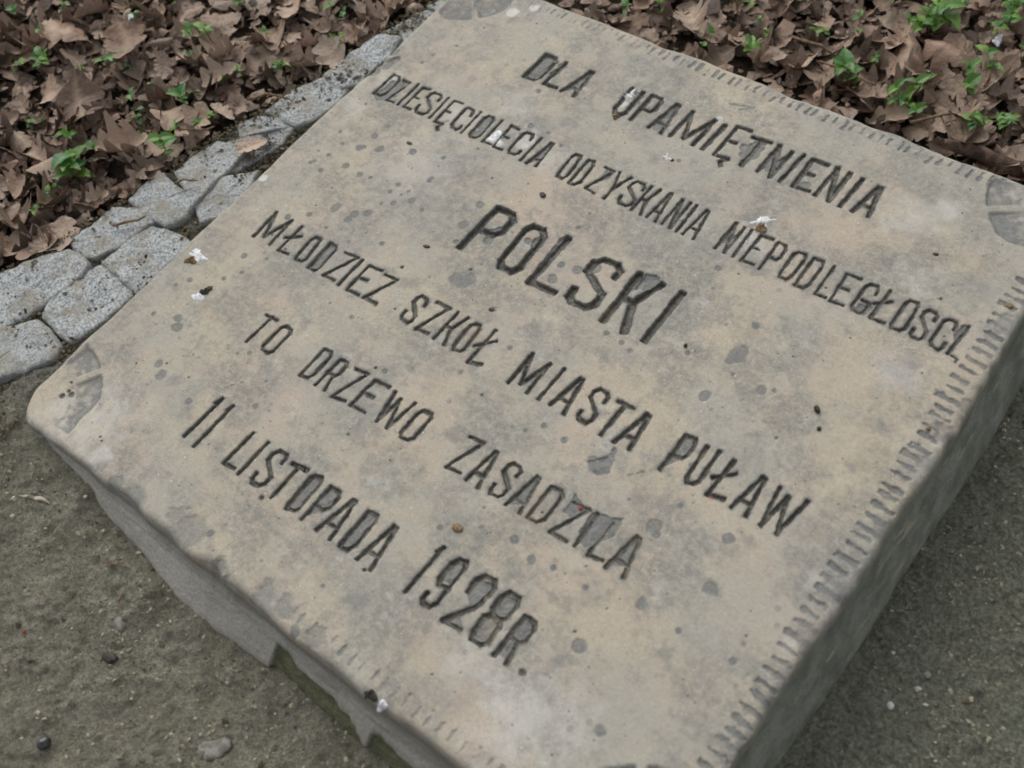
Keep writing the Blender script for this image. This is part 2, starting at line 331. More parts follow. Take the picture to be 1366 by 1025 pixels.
# ------------------------------------------------------------------ inscription and site survey (mm on the stone face)
LETTERS = [
    ('D', 3.4, 3, 1, (147.1, 537.3, 148.5, 572.0, 162.1, 537.7)),
    ('L', 3.4, 3, 0, (170.7, 538.0, 173.2, 572.1, 184.6, 538.4)),
    ('A', 3.4, 3, 1, (192.7, 538.1, 195.4, 573.3, 206.8, 538.3)),
    ('U', 3.4, 3, 0, (250.0, 539.8, 249.5, 574.2, 262.7, 539.9)),
    ('P', 3.4, 3, 0, (271.6, 539.5, 271.7, 575.4, 284.5, 539.4)),
    ('A', 3.4, 3, 1, (291.5, 539.7, 292.6, 576.2, 305.4, 539.1)),
    ('M', 3.4, 3, 0, (315.0, 539.7, 316.5, 574.9, 338.5, 540.2)),
    ('I', 3.4, 3, 0, (349.1, 540.3, 350.9, 575.0)),
    ('Ę', 3.4, 3, 0, (361.6, 539.5, 361.5, 578.7, 374.8, 541.1)),
    ('T', 3.4, 3, 0, (380.6, 540.6, 381.3, 574.2, 396.5, 542.6)),
    ('N', 3.4, 3, 1, (404.5, 541.3, 406.6, 576.0, 416.8, 540.6)),
    ('I', 3.4, 3, 0, (427.1, 541.0, 429.3, 577.4)),
    ('E', 3.4, 3, 0, (438.9, 541.7, 438.2, 576.2, 453.0, 542.8)),
    ('N', 3.4, 3, 0, (460.6, 542.2, 461.5, 578.1, 472.8, 542.0)),
    ('I', 3.4, 3, 0, (483.6, 541.8, 485.5, 577.7)),
    ('A', 3.4, 3, 0, (494.4, 542.2, 494.5, 576.1, 508.8, 542.4)),
    ('D', 2.3, 2.4, 0, (26.9, 444.9, 27.0, 474.7, 37.8, 445.2)),
    ('Z', 2.3, 2.4, 1, (44.9, 444.2, 41.4, 474.3, 53.4, 444.8)),
    ('I', 2.3, 2.4, 0, (59.6, 444.1, 59.0, 476.3)),
    ('E', 2.3, 2.4, 0, (66.6, 444.8, 66.6, 475.1, 75.6, 445.7)),
    ('S', 2.3, 2.4, 0, (80.1, 446.3, 79.2, 475.9, 93.2, 446.4)),
    ('I', 2.3, 2.4, 0, (99.7, 445.3, 99.3, 477.2)),
    ('Ę', 2.3, 2.4, 0, (107.4, 444.9, 107.2, 476.7, 117.5, 445.8)),
    ('C', 2.3, 2.4, 0, (126.2, 447.2, 123.7, 476.3, 136.1, 446.9)),
    ('I', 2.3, 2.4, 0, (140.4, 445.9, 140.1, 477.1)),
    ('O', 2.3, 2.4, 1, (149.2, 446.9, 147.7, 476.6, 158.9, 448.3)),
    ('L', 2.3, 2.4, 0, (166.0, 447.8, 165.3, 478.3, 175.6, 448.7)),
    ('E', 2.3, 2.4, 0, (178.8, 448.2, 177.6, 477.0, 188.3, 448.0)),
    ('C', 2.3, 2.4, 0, (194.6, 448.2, 193.9, 477.5, 205.5, 449.5)),
    ('I', 2.3, 2.4, 0, (211.9, 447.0, 212.2, 478.2)),
    ('A', 2.3, 2.4, 1, (219.3, 446.8, 220.8, 477.7, 229.7, 448.0)),
    ('O', 2.3, 2.4, 0, (252.5, 448.5, 251.5, 478.3, 261.1, 448.6)),
    ('D', 2.3, 2.4, 0, (268.2, 447.0, 267.1, 478.5, 276.0, 447.6)),
    ('Z', 2.3, 2.4, 1, (284.7, 448.5, 285.5, 479.1, 294.7, 448.0)),
    ('Y', 2.3, 2.4, 0, (300.2, 448.1, 301.1, 480.1, 312.1, 447.8)),
    ('S', 2.3, 2.4, 0, (317.9, 450.1, 317.7, 479.1, 330.7, 450.5)),
    ('K', 2.3, 2.4, 0, (334.9, 448.5, 334.7, 480.6, 343.8, 448.4)),
    ('A', 2.3, 2.4, 0, (350.4, 448.9, 349.7, 481.7, 359.8, 449.1)),
    ('N', 2.3, 2.4, 0, (366.3, 448.9, 366.2, 481.4, 374.1, 449.0)),
    ('I', 2.3, 2.4, 0, (381.3, 448.7, 380.6, 481.3)),
    ('A', 2.3, 2.4, 0, (387.2, 449.5, 386.6, 482.1, 397.8, 449.3)),
    ('N', 2.3, 2.4, 1, (419.0, 450.5, 418.8, 482.3, 428.1, 450.2)),
    ('I', 2.3, 2.4, 0, (436.1, 450.1, 435.5, 482.8)),
    ('E', 2.3, 2.4, 0, (443.8, 450.7, 443.9, 481.9, 454.6, 451.2)),
    ('P', 2.3, 2.4, 0, (460.6, 450.8, 460.3, 482.2, 469.3, 450.4)),
    ('O', 2.3, 2.4, 0, (477.5, 451.2, 477.6, 481.7, 486.7, 451.9)),
    ('D', 2.3, 2.4, 0, (493.1, 451.0, 492.8, 482.3, 503.3, 451.7)),
    ('L', 2.3, 2.4, 0, (511.1, 451.7, 511.1, 483.5, 520.1, 452.4)),
    ('E', 2.3, 2.4, 0, (524.2, 451.5, 523.4, 481.9, 535.4, 452.4)),
    ('G', 2.3, 2.4, 0, (541.1, 452.9, 541.2, 482.3, 551.5, 452.5)),
    ('Ł', 2.3, 2.4, 0, (558.6, 452.1, 559.2, 484.2, 569.4, 453.4)),
    ('O', 2.3, 2.4, 0, (574.7, 452.0, 574.3, 483.0, 584.7, 452.9)),
    ('S', 2.3, 2.4, 0, (591.2, 452.9, 590.8, 482.2, 600.6, 452.9)),
    ('C', 2.3, 2.4, 0, (606.9, 452.9, 606.5, 482.5, 616.7, 452.6)),
    ('I', 2.3, 2.4, 0, (622.0, 452.7, 623.4, 483.6)),
    ('h', 2.3, 2.4, 0, (623.9, 452.6, 630.3, 448.3, 630.1, 451.6)),
    ('.', 2.3, 2.4, 0, (595.2, 496.3)),
    ('P', 5.6, 4.6, 0, (229.1, 337.8, 230.3, 390.4, 249.8, 339.6)),
    ('O', 5.6, 4.6, 0, (269.7, 338.7, 266.8, 389.1, 288.7, 340.9)),
    ('L', 5.6, 4.6, 0, (304.9, 339.3, 306.1, 394.5, 329.3, 341.9)),
    ('S', 5.6, 4.6, 0, (342.5, 341.0, 340.8, 390.8, 366.1, 343.5)),
    ('K', 5.6, 4.6, 0, (381.3, 339.9, 380.6, 394.4, 402.3, 340.2)),
    ('I', 5.6, 4.6, 0, (421.1, 341.4, 421.2, 395.9)),
    ('M', 2.6, 2.5, 0, (52.1, 247.0, 51.5, 278.7, 71.8, 247.4)),
    ('Ł', 2.6, 2.5, 0, (84.4, 247.1, 84.6, 278.7, 96.2, 248.5)),
    ('O', 2.6, 2.5, 0, (105.1, 248.0, 103.0, 275.9, 114.8, 249.5)),
    ('D', 2.6, 2.5, 1, (123.4, 247.1, 122.0, 278.2, 133.4, 248.1)),
    ('Z', 2.6, 2.5, 0, (141.1, 248.3, 141.8, 278.5, 154.8, 249.1)),
    ('I', 2.6, 2.5, 0, (161.5, 247.8, 161.4, 280.1)),
    ('E', 2.6, 2.5, 0, (170.8, 248.0, 170.9, 278.8, 184.5, 249.2)),
    ('Z', 2.6, 2.5, 0, (190.8, 249.2, 190.3, 278.9, 204.3, 250.3)),
    ('.', 2.6, 2.5, 0, (198.1, 292.8)),
    ('S', 2.6, 2.5, 0, (232.7, 250.7, 231.8, 278.7, 243.4, 249.9)),
    ('Z', 2.6, 2.5, 0, (251.8, 249.8, 250.5, 280.6, 264.7, 250.9)),
    ('K', 2.6, 2.5, 0, (271.8, 249.7, 272.0, 281.6, 282.9, 249.8)),
    ('O', 2.6, 2.5, 0, (291.3, 250.5, 289.9, 280.4, 300.2, 251.2)),
    ('Ł', 2.6, 2.5, 0, (311.2, 247.5, 310.9, 284.3, 323.0, 251.6)),
    ('M', 2.8, 3, 0, (352.1, 250.8, 351.8, 282.4, 370.5, 250.3)),
    ('I', 2.8, 3, 0, (382.2, 250.8, 382.3, 284.5)),
    ('A', 2.8, 3, 0, (393.3, 251.1, 393.2, 284.4, 406.5, 251.4)),
    ('S', 2.8, 3, 0, (417.2, 253.0, 415.6, 284.0, 428.8, 253.8)),
    ('T', 2.8, 3, 0, (434.9, 251.1, 436.0, 283.4, 449.2, 251.9)),
    ('A', 2.8, 3, 0, (454.4, 252.0, 456.2, 285.0, 467.7, 253.0)),
    ('P', 2.8, 3, 1, (496.3, 252.3, 496.4, 286.3, 506.3, 253.2)),
    ('U', 2.8, 3, 0, (516.3, 253.0, 515.3, 286.4, 525.2, 254.6)),
    ('Ł', 2.8, 3, 0, (536.2, 253.4, 537.2, 286.9, 547.8, 256.9)),
    ('A', 2.8, 3, 0, (555.5, 254.8, 556.4, 286.4, 567.6, 254.5)),
    ('W', 2.8, 3, 0, (574.6, 254.0, 575.8, 286.5, 596.3, 255.1)),
    ('T', 2.5, 2.5, 0, (126.9, 158.4, 127.1, 189.0, 139.5, 159.8)),
    ('O', 2.5, 2.5, 0, (148.0, 160.7, 148.6, 189.1, 159.6, 161.2)),
    ('D', 2.5, 2.5, 0, (197.9, 160.1, 197.7, 191.0, 207.8, 161.9)),
    ('R', 2.5, 2.5, 0, (216.0, 160.4, 216.3, 191.2, 226.2, 161.0)),
    ('Z', 2.5, 2.5, 0, (235.8, 160.7, 235.3, 190.6, 248.4, 162.8)),
    ('.', 2.5, 2.5, 0, (248.6, 200.9)),
    ('E', 2.5, 2.5, 0, (255.8, 161.8, 256.3, 191.3, 270.4, 163.7)),
    ('W', 2.5, 2.5, 0, (278.2, 162.5, 278.5, 192.3, 299.3, 163.3)),
    ('O', 2.5, 2.5, 0, (307.7, 162.7, 308.2, 191.2, 319.5, 164.1)),
    ('Z', 2.5, 2.5, 0, (357.6, 162.8, 356.8, 193.5, 371.0, 164.9)),
    ('A', 2.5, 2.5, 0, (377.3, 163.2, 377.3, 194.9, 390.1, 163.0)),
    ('S', 2.5, 2.5, 0, (399.2, 164.5, 398.3, 194.3, 410.0, 165.1)),
    ('A', 2.5, 2.5, 1, (417.1, 163.6, 417.1, 194.6, 429.8, 164.1)),
    ('D', 2.5, 2.5, 0, (436.8, 164.4, 436.6, 195.1, 448.5, 165.9)),
    ('Z', 2.5, 2.5, 1, (457.6, 165.0, 458.0, 194.3, 471.9, 165.6)),
    ('I', 2.5, 2.5, 0, (479.5, 165.8, 478.6, 195.8)),
    ('L', 2.5, 2.5, 0, (490.6, 165.7, 491.9, 196.9, 502.6, 167.8)),
    ('A', 2.5, 2.5, 1, (507.3, 165.7, 506.8, 196.8, 521.7, 166.6)),
    ('1', 2.8, 2.8, 0, (155.6, 62.6, 156.5, 106.4)),
    ('1', 2.8, 2.8, 0, (169.4, 61.0, 170.5, 106.7)),
    ('L', 2.8, 2.8, 0, (202.9, 64.4, 203.9, 97.7, 214.1, 65.7)),
    ('I', 2.8, 2.8, 0, (220.2, 64.2, 220.5, 98.1)),
    ('S', 2.8, 2.8, 0, (232.9, 65.0, 231.3, 97.5, 245.4, 66.9)),
    ('T', 2.8, 2.8, 0, (251.3, 63.3, 251.9, 96.8, 265.2, 64.7)),
    ('O', 2.8, 2.8, 1, (274.1, 64.8, 273.2, 98.7, 283.4, 66.8)),
    ('P', 2.8, 2.8, 1, (291.7, 65.5, 292.1, 98.4, 303.1, 66.1)),
    ('A', 2.8, 2.8, 0, (308.4, 65.9, 309.6, 99.7, 322.6, 66.1)),
    ('D', 2.8, 2.8, 1, (331.9, 65.9, 331.9, 99.8, 342.4, 67.6)),
    ('A', 2.8, 2.8, 0, (350.6, 65.8, 350.4, 101.4, 365.5, 66.0)),
    ('.', 2.8, 2.8, 0, (361.4, 62.6)),
    ('.', 2.8, 2.8, 0, (251.7, 60.3)),
    ('1', 3, 3, 0, (398.3, 67.5, 399.9, 110.6)),
    ('9', 3, 3, 1, (412.3, 67.9, 412.7, 109.6, 422.7, 69.8)),
    ('2', 3, 3, 1, (434.9, 67.7, 435.8, 110.3, 449.3, 69.3)),
    ('8', 3, 3, 1, (457.5, 69.3, 458.8, 111.4, 470.9, 69.2)),
    ('R', 3, 3, 1, (480.8, 69.2, 481.5, 103.5, 491.7, 69.4)),
    ('o', 3, 3, 0, (504.2, 70.8)),
]
PITS = [(84.0, 389.9, 4.5), (115.0, 403.3, 3.8), (65.0, 380.5, 4), (68.3, 383.8, 2.5), (68.1, 400.7, 3.2), (69.5, 356.6, 4), (89.2, 355.6, 3.8), (100.9, 357.5, 2.2), (51.5, 339.4, 3), (35.5, 341.4, 2.5), (38.0, 345.5, 2.5), (44.9, 358.5, 2.2), (33.2, 387.4, 2.2), (46.3, 376.2, 1.8), (31.7, 357.5, 2), (130.7, 364.7, 3.2), (153.6, 383.2, 2.5), (146.2, 412.7, 2.5), (29.6, 429.2, 1.6), (42.3, 502.1, 2.4), (58.5, 538.6, 1.8), (45.6, 516.2, 1.8), (5.7, 523.5, 1.2), (68.8, 345.2, 1.3), (115.1, 438.4, 2.2), (129.4, 353.7, 2.6), (154.1, 356.2, 4), (142.0, 344.9, 2.7), (170.9, 352.2, 2.4), (128.5, 323.1, 4), (131.8, 338.9, 1.8), (153.3, 383.9, 2.5), (153.4, 387.2, 2), (141.5, 356.4, 1.6), (144.8, 362.6, 1.5), (71.5, 416.6, 2), (193.8, 486.1, 3.2), (214.0, 487.1, 2.4), (172.9, 527.0, 2.8), (168.4, 437.8, 1.6), (185.5, 448.0, 2), (30.6, 428.6, 1.6), (234.7, 479.8, 2), (215.5, 358.3, 5), (97.0, 312.7, 5), (118.3, 316.6, 4.5), (128.6, 322.7, 3.5), (117.1, 308.5, 3.5), (164.2, 303.4, 3), (136.3, 288.6, 2.6), (170.9, 352.3, 2.4), (106.2, 289.7, 2.2), (81.1, 293.4, 2.5), (64.8, 279.8, 3), (253.1, 308.5, 9), (259.0, 314.5, 7), (244.4, 305.7, 4), (257.7, 202.4, 4), (312.5, 236.2, 3), (82.4, 233.8, 2), (143.8, 151.5, 3), (176.7, 139.2, 2), (296.0, 300.4, 4), (196.2, 228.1, 2), (332.9, 371.1, 6), (317.9, 367.8, 3.5), (332.4, 276.7, 2.5), (255.7, 310.5, 7), (259.3, 313.8, 5), (391.9, 330.5, 3), (407.1, 329.5, 3), (417.2, 326.5, 3), (456.7, 349.3, 3), (295.7, 298.9, 2.5), (257.6, 332.5, 1.6), (306.4, 408.9, 3), (305.6, 426.5, 2), (456.5, 229.1, 9), (458.5, 237.1, 6), (449.9, 229.7, 5), (421.0, 232.0, 4.5), (400.7, 233.5, 3), (439.9, 145.1, 3.4), (459.3, 139.7, 4.5), (476.5, 143.8, 3), (516.7, 211.3, 5), (522.9, 206.2, 4), (490.9, 218.4, 2), (386.8, 121.0, 2.5), (390.4, 222.4, 2.5), (412.8, 138.6, 2), (404.7, 152.5, 1.6), (486.7, 166.1, 1), (490.6, 367.4, 9), (493.6, 373.4, 6), (488.5, 359.8, 5), (488.4, 398.8, 4), (432.1, 433.5, 3.5), (497.3, 351.0, 2), (338.7, 517.4, 2.5), (489.9, 322.5, 6), (522.9, 349.7, 5), (421.1, 232.4, 4), (543.3, 157.3, 6), (567.0, 233.1, 5), (576.1, 194.2, 7), (542.5, 156.1, 4), (525.5, 108.3, 6), (569.7, 70.5, 5), (503.8, 145.0, 2.8), (458.3, 140.5, 3), (615.5, 159.3, 3), (518.1, 211.2, 6), (524.7, 235.3, 3), (531.1, 355.0, 3), (575.0, 344.5, 2), (575.0, 155.9, 3), (514.0, 266.7, 3), (132.6, 88.5, 3), (113.1, 39.3, 1.2), (349.9, -1.9, 5), (358.0, 3.8, 3), (239.1, 14.9, 4), (343.5, 35.2, 3), (60.8, 225.1, 3.5), (72.8, 209.8, 3.5), (63.6, 196.7, 2.5), (36.2, 177.6, 3), (28.5, 166.7, 2), (35.0, 132.7, 3.5), (66.0, 135.3, 6), (59.8, 142.1, 5), (134.5, 145.7, 3), (144.0, 151.7, 2.6), (133.2, 88.1, 3.5), (92.0, 92.8, 7), (6.6, 56.9, 4), (7.5, 76.2, 2), (80.8, 99.3, 5), (186.5, 117.1, 3)]
SETTS=[
   [(-87, 7), (-79, 39), (-58, 66), (-44, 67), (-20, 61), (-16, 47), (-38, 5), (-65, -24)] ,
   [(-135, 41), (-125, 82), (-113, 109), (-93, 136), (-71, 138), (-64, 135), (-61, 123), (-67, 83), (-80, 40), (-92, 11)] ,
   [(-63, 89), (-62, 116), (-57, 142), (-16, 142), (-6, 134), (-6, 102), (-16, 71), (-30, 71), (-56, 74)] ,
   [(-55, 147), (-56, 172), (-46, 202), (-19, 211), (0, 210), (-2, 169), (-4, 143)] ,
   [(-103, 145), (-99, 169), (-98, 196), (-75, 210), (-50, 208), (-58, 169), (-68, 145), (-81, 140)] ,
   [(-88, 212), (-90, 235), (-87, 252), (-48, 249), (-34, 276), (-28, 230), (-35, 211), (-58, 209)] ,
   [(-79, 263), (-79, 292), (-72, 314), (-37, 321), (-35, 288), (-37, 256), (-50, 251)] ,
   [(-64, 299), (-64, 317), (-48, 344), (-21, 370), (-18, 345), (-30, 302), (-43, 286)] ,
   [(-32, 246), (-32, 285), (-10, 309), (0, 283), (1, 251), (-11, 233)] ,
   [(-69, 342), (-60, 361), (-41, 371), (-24, 371), (-44, 345), (-58, 333)] ,
   [(-56, 372), (-53, 406), (-41, 439), (-19, 459), (-5, 425), (-10, 392), (-19, 374)] ,
   [(-41, 441), (-36, 478), (-30, 512), (-8, 523), (-1, 497), (-5, 454), (-18, 435)] ,
   [(-31, 517), (-25, 544), (-14, 571), (-6, 583), (8, 554), (0, 520)] ,
   [(-14, 576), (-11, 608), (-1, 635), (13, 610), (4, 577)] ,
   [(-155, -13), (-138, 34), (-98, 9), (-105, -34)] ,
]
PLANTS=[(-381, 284, 12), (-377, 314, 9), (-333, 344, 10), (-330, 309, 8), (-262, 383, 10), (-299, 408, 11), (-317, 269, 12), (-304, 288, 12), (-260, 304, 6), (-227, 330, 10), (-190, 398, 12), (-177, 410, 13), (-172, 375, 6), (-179, 328, 8), (-177, 302, 10), (-156, 299, 9), (-138, 332, 11), (-132, 344, 6), (-115, 303, 9), (-97, 333, 8), (-137, 270, 9), (-106, 276, 12), (-196, 234, 9), (-164, 233, 10), (-165, 203, 20), (-243, 216, 8), (-156, 247, 8), (-162, 172, 8), (-191, 468, 13), (-97, 532, 10), (-92, 512, 10), (-65, 483, 11), (-78, 418, 15), (-109, 389, 9), (-127, 445, 6), (-150, 147, 8), (387, 735, 16), (400, 732, 10), (339, 764, 8), (300, 795, 7), (368, 800, 9), (404, 775, 8), (447, 735, 14), (456, 753, 15), (465, 730, 12), (446, 725, 8), (427, 836, 16), (430, 855, 20), (421, 826, 12), (438, 879, 11), (485, 795, 14), (502, 823, 12), (516, 746, 12), (544, 759, 13), (546, 770, 10), (488, 885, 12), (485, 867, 9), (485, 908, 12), (517, 861, 10), (550, 789, 9), (255, 700, 11), (163, 689, 9), (297, 710, 12), (255, 761, 8), (74, 673, 10), (329, 835, 9), (419, 895, 9), (285, 752, 7), (183, 718, 7), (391, 857, 8), (-429, 342, 9), (-246, 424, 6), (-329, 388, 8), ]
# ------------------------------------------------------------------ ground height
def base_z(x):
    x = np.asarray(x, dtype=float)
    return -0.022 - 0.12 * np.clip(x, -0.75, 1.1)

KERB_OUT = np.array([(-0.30, -0.30), (-0.215, -0.03), (-0.150, 0.03), (-0.128, 0.09), (-0.106, 0.16), (-0.094, 0.23), (-0.085, 0.29),
                     (-0.074, 0.34), (-0.060, 0.40), (-0.047, 0.46), (-0.036, 0.52), (-0.024, 0.575), (-0.006, 0.64), (0.03, 0.70)])
def outer_x(y):
    return np.interp(y, KERB_OUT[:, 1], KERB_OUT[:, 0])

def litter_mask(x, y):
    """1 in the leaf litter, 0 on sand and kerb"""
    n = value_noise(x, y, 30, 5) * 0.006
    left = smooth(0.0, 0.012, outer_x(y) - x + n)
    back = smooth(0.655, 0.675, y + n)
    return np.maximum(left, back)

def ground_z(x, y):
    x = np.asarray(x, dtype=float); y = np.asarray(y, dtype=float)
    z = base_z(x)
    z = z + 0.005 * fbm(x, y, 7, 11, 3)
    lump = fbm(x, y, 38, 21, 5, 0.6)
    z = z + 0.0045 * lump
    z = z + 0.0016 * fbm(x, y, 210, 33, 2)
    z = z + 0.0055 * np.clip(fbm(x, y, 95, 31, 4, 0.65) + 0.05, -0.1, 1)
    # sand banked against the foot of the stone and its left corner
    d = np.hypot(np.clip(-x, 0, 9) + np.clip(x - 0.10, 0, 9), np.clip(-y, 0, 9) + np.clip(y - 0.02, 0, 9))
    z = z + 0.008 * np.exp(-(d / 0.035) ** 2)
    d2 = np.abs(y + 0.045)
    z = z + 0.004 * np.exp(-(d2 / 0.02) ** 2) * ((x > 0.1) & (x < 0.7))
    z = z + 0.0060 * smooth(-0.006, 0.004, x - outer_x(y)) * smooth(0.012, -0.004, x) * smooth(-0.05, 0.03, y) * smooth(0.66, 0.62, y)
    z = z + litter_mask(x, y) * (0.006 * fbm(x, y, 16, 41, 4) - 0.004)
    return z

def axis(a0, a1, fine0, fine1, step, nout=26):
    left = fine0 - (fine0 - a0) * np.linspace(1, 0, nout, endpoint=False) ** 2.2
    right = fine1 + (a1 - fine1) * (np.linspace(0, 1, nout + 1)[1:]) ** 2.2
    return np.concatenate([left, np.arange(fine0, fine1 + step / 2, step), right])

gx = axis(-8, 8, -0.46, 0.90, 0.0027); gy = axis(-8, 8, -0.28, 0.82, 0.0027)
GX, GY = np.meshgrid(gx, gy, indexing='ij')
GZ = ground_z(GX, GY)
gm = new_mesh('ground', np.stack([GX, GY, GZ], -1).reshape(-1, 3), grid_faces(len(gx), len(gy)),
              attrs={'mortar': (smooth(-0.004, 0.004, GX - outer_x(GY)) * smooth(0.014, 0.0, GX) * smooth(-0.03, 0.04, GY) * smooth(0.67, 0.63, GY)).ravel(), 'soil': litter_mask(GX, GY).ravel(),
                     'dark_sand': (smooth(0.50, 0.70, GX + 0.03 * fbm(GX, GY, 14, 7, 3)) * (GY > -2)).ravel()})
tag(link('ground', gm, GROUND), kind='structure')

# ------------------------------------------------------------------ the memorial stone
SX, SY = 0.650, 0.6387
NX, NY = 990, 970
FRONT_EDGE = [(-30, 0), (0, -4), (24, -8), (54, -7), (97, -4), (125, -6), (154, -2), (180, -5), (203, -4), (228, -10), (240, -8), (252, -2),
              (262, 0), (271, -6), (296, -4), (315, -6), (337, -7), (359, -6), (390, -4), (419, -7), (445, -4), (465, -2), (497, -1), (560, -3), (680, 0)]
RIGHT_EDGE = [(-20, 0), (110, 0), (130, 1), (151, 2), (184, 1), (216, 4), (250, 5), (317, 4), (372, 7), (388, 6), (394, 9), (407, 6), (434, 6),
              (454, 5), (498, 3), (640, 1), (670, 0)]

def front_off(xmm):
    p = np.array(FRONT_EDGE); return -4 + 0.75 * (np.interp(xmm, p[:, 0], p[:, 1]) + 4)
def right_off(ymm):
    p = np.array(RIGHT_EDGE); return np.interp(ymm, p[:, 0], p[:, 1])

s = np.linspace(-1, 1, NX); t = np.linspace(-1, 1, NY)
# a little denser near the border so that the rounded rim is smooth
s = s * (1 + 0.03 * (1 - s * s)); t = t * (1 + 0.03 * (1 - t * t))
PX, PY = np.meshgrid(s * SX / 2, t * SY / 2, indexing='ij')
def corner_warp(px, py):
    m = np.maximum(np.abs(px) / (SX / 2), np.abs(py) / (SY / 2)) + 1e-9
    bx, by = px / m, py / m                                  # point on the square border
    r = np.where(bx < 0, np.where(by < 0, 0.026, 0.020), 0.016)
    ax = np.abs(bx) - (SX / 2 - r); ay = np.abs(by) - (SY / 2 - r)
    inside = (ax > 0) & (ay > 0)
    L = np.hypot(ax, ay) + 1e-9
    cx = np.sign(bx) * (SX / 2 - r + ax / L * r); cy = np.sign(by) * (SY / 2 - r + ay / L * r)
    k = np.where(inside, np.hypot(cx, cy) / np.hypot(bx, by), 1.0)
    w = m ** 14
    f = 1 + (k - 1) * w
    return px * f, py * f
PX, PY = corner_warp(PX, PY)
X = (PX + SX / 2) * 1000; Y = (PY + SY / 2) * 1000           # millimetres on the stone face
wf = np.exp(-(np.clip(Y, 0, None) / 12) ** 1.5); wr = np.exp(-(np.clip(650 - X, 0, None) / 12) ** 1.5)
Y = Y + front_off(X) * wf + 0.8 * value_noise(X, Y, 0.07, 3) * wf
X = X + (right_off(Y) + 1.0 * value_noise(X, Y, 0.09, 9)) * wr
wl = np.exp(-(np.clip(X, 0, None) / 12) ** 1.5); wb = np.exp(-(np.clip(638.7 - Y, 0, None) / 12) ** 1.5)
X = X + 0.9 * fbm(X, Y, 0.03, 19, 3) * wl
Y = Y + 1.6 * fbm(X, Y, 0.03, 29, 3) * wb

H = 0.9 * fbm(X, Y, 0.011, 51, 3) + 0.30 * fbm(X, Y, 0.09, 61, 4)
# distance in from the border, from the grid position
din = np.minimum(np.minimum(X - X[0:1, :], X[-1:, :] - X), np.minimum(Y - Y[:, 0:1], Y[:, -1:] - Y))
din = np.clip(din, 0, None)
R_ = 6.5 + 1.5 * value_noise(X, Y, 0.03, 71)
q = np.clip(1 - din / R_, 0, 1)
H -= R_ * 0.8 * (1 - np.sqrt(np.clip(1 - q * q, 0, 1)))
H -= 2.0 * np.exp(-din / 10) * smooth(-0.1, 0.7, fbm(X, Y, 0.035, 81, 3))

cut = np.zeros_like(X); groove = np.zeros_like(X); patina = np.zeros_like(X)
pale = np.zeros_like(X); feat = np.zeros(X.shape, dtype=np.int32)
edge_noise = fbm(X, Y, 0.22, 91, 3)
chip_noise = fbm(X, Y, 0.11, 101, 3)
xs_mid = X[:, NY // 2]; ys_mid = Y[NX // 2, :]
FEATURES = []

def window(x0, y0, x1, y1, pad=8):
    i0 = np.searchsorted(xs_mid, min(x0, x1) - pad); i1 = np.searchsorted(xs_mid, max(x0, x1) + pad)
    j0 = np.searchsorted(ys_mid, min(y0, y1) - pad); j1 = np.searchsorted(ys_mid, max(y0, y1) + pad)
    return slice(max(i0 - 6, 0), min(i1 + 6, NX)), slice(max(j0 - 6, 0), min(j1 + 6, NY))

def seg_dist(w, a, b):
    x, y = X[w], Y[w]
    dx, dy = b[0] - a[0], b[1] - a[1]
    L = math.hypot(dx, dy) + 1e-9
    al = ((x - a[0]) * dx + (y - a[1]) * dy) / L
    pe = np.abs((x - a[0]) * dy - (y - a[1]) * dx) / L
    al = np.clip(np.maximum(-al, al - L), 0, None) * 1.15       # chisel cuts end nearly square
    return (pe ** 4 + al ** 4) ** 0.25

def carve(a, b, width, depth, fid, gv=1.0, pv=0.0, wall=0.8, rough=0.35):
    w = window(*a, *b)
    d = seg_dist(w, a, b) + edge_noise[w] * rough * 2.2
    f = smooth(0, 1, (width / 2 - d) / wall + 0.15)
    dep = depth * f * (0.88 + 0.25 * chip_noise[w])
    cut[w] = np.maximum(cut[w], dep)
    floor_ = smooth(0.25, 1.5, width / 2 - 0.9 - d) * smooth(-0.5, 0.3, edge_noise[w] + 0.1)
    groove[w] = np.maximum(groove[w], gv * smooth(0.08, 0.45, f) * (1 - 0.55 * floor_))  # walls darker than floors: wall shade put into the colour, over dirt
    patina[w] = np.maximum(patina[w], gv * 0.9 * smooth(0.05, 0.3, f))
    if pv: patina[w] = np.maximum(patina[w], pv * smooth(0.05, 0.5, f))
    if gv > 0.5:      # grey weathered halo where the rim has flaked
        halo = smooth(width / 2 + 2.6, width / 2 + 0.2, d) * smooth(0.05, 0.3, chip_noise[w] + 0.16)
        patina[w] = np.maximum(patina[w], 0.75 * halo)
        cut[w] = np.maximum(cut[w], 0.35 * halo)
    feat[w] = np.where(f > 0.25, fid, feat[w])

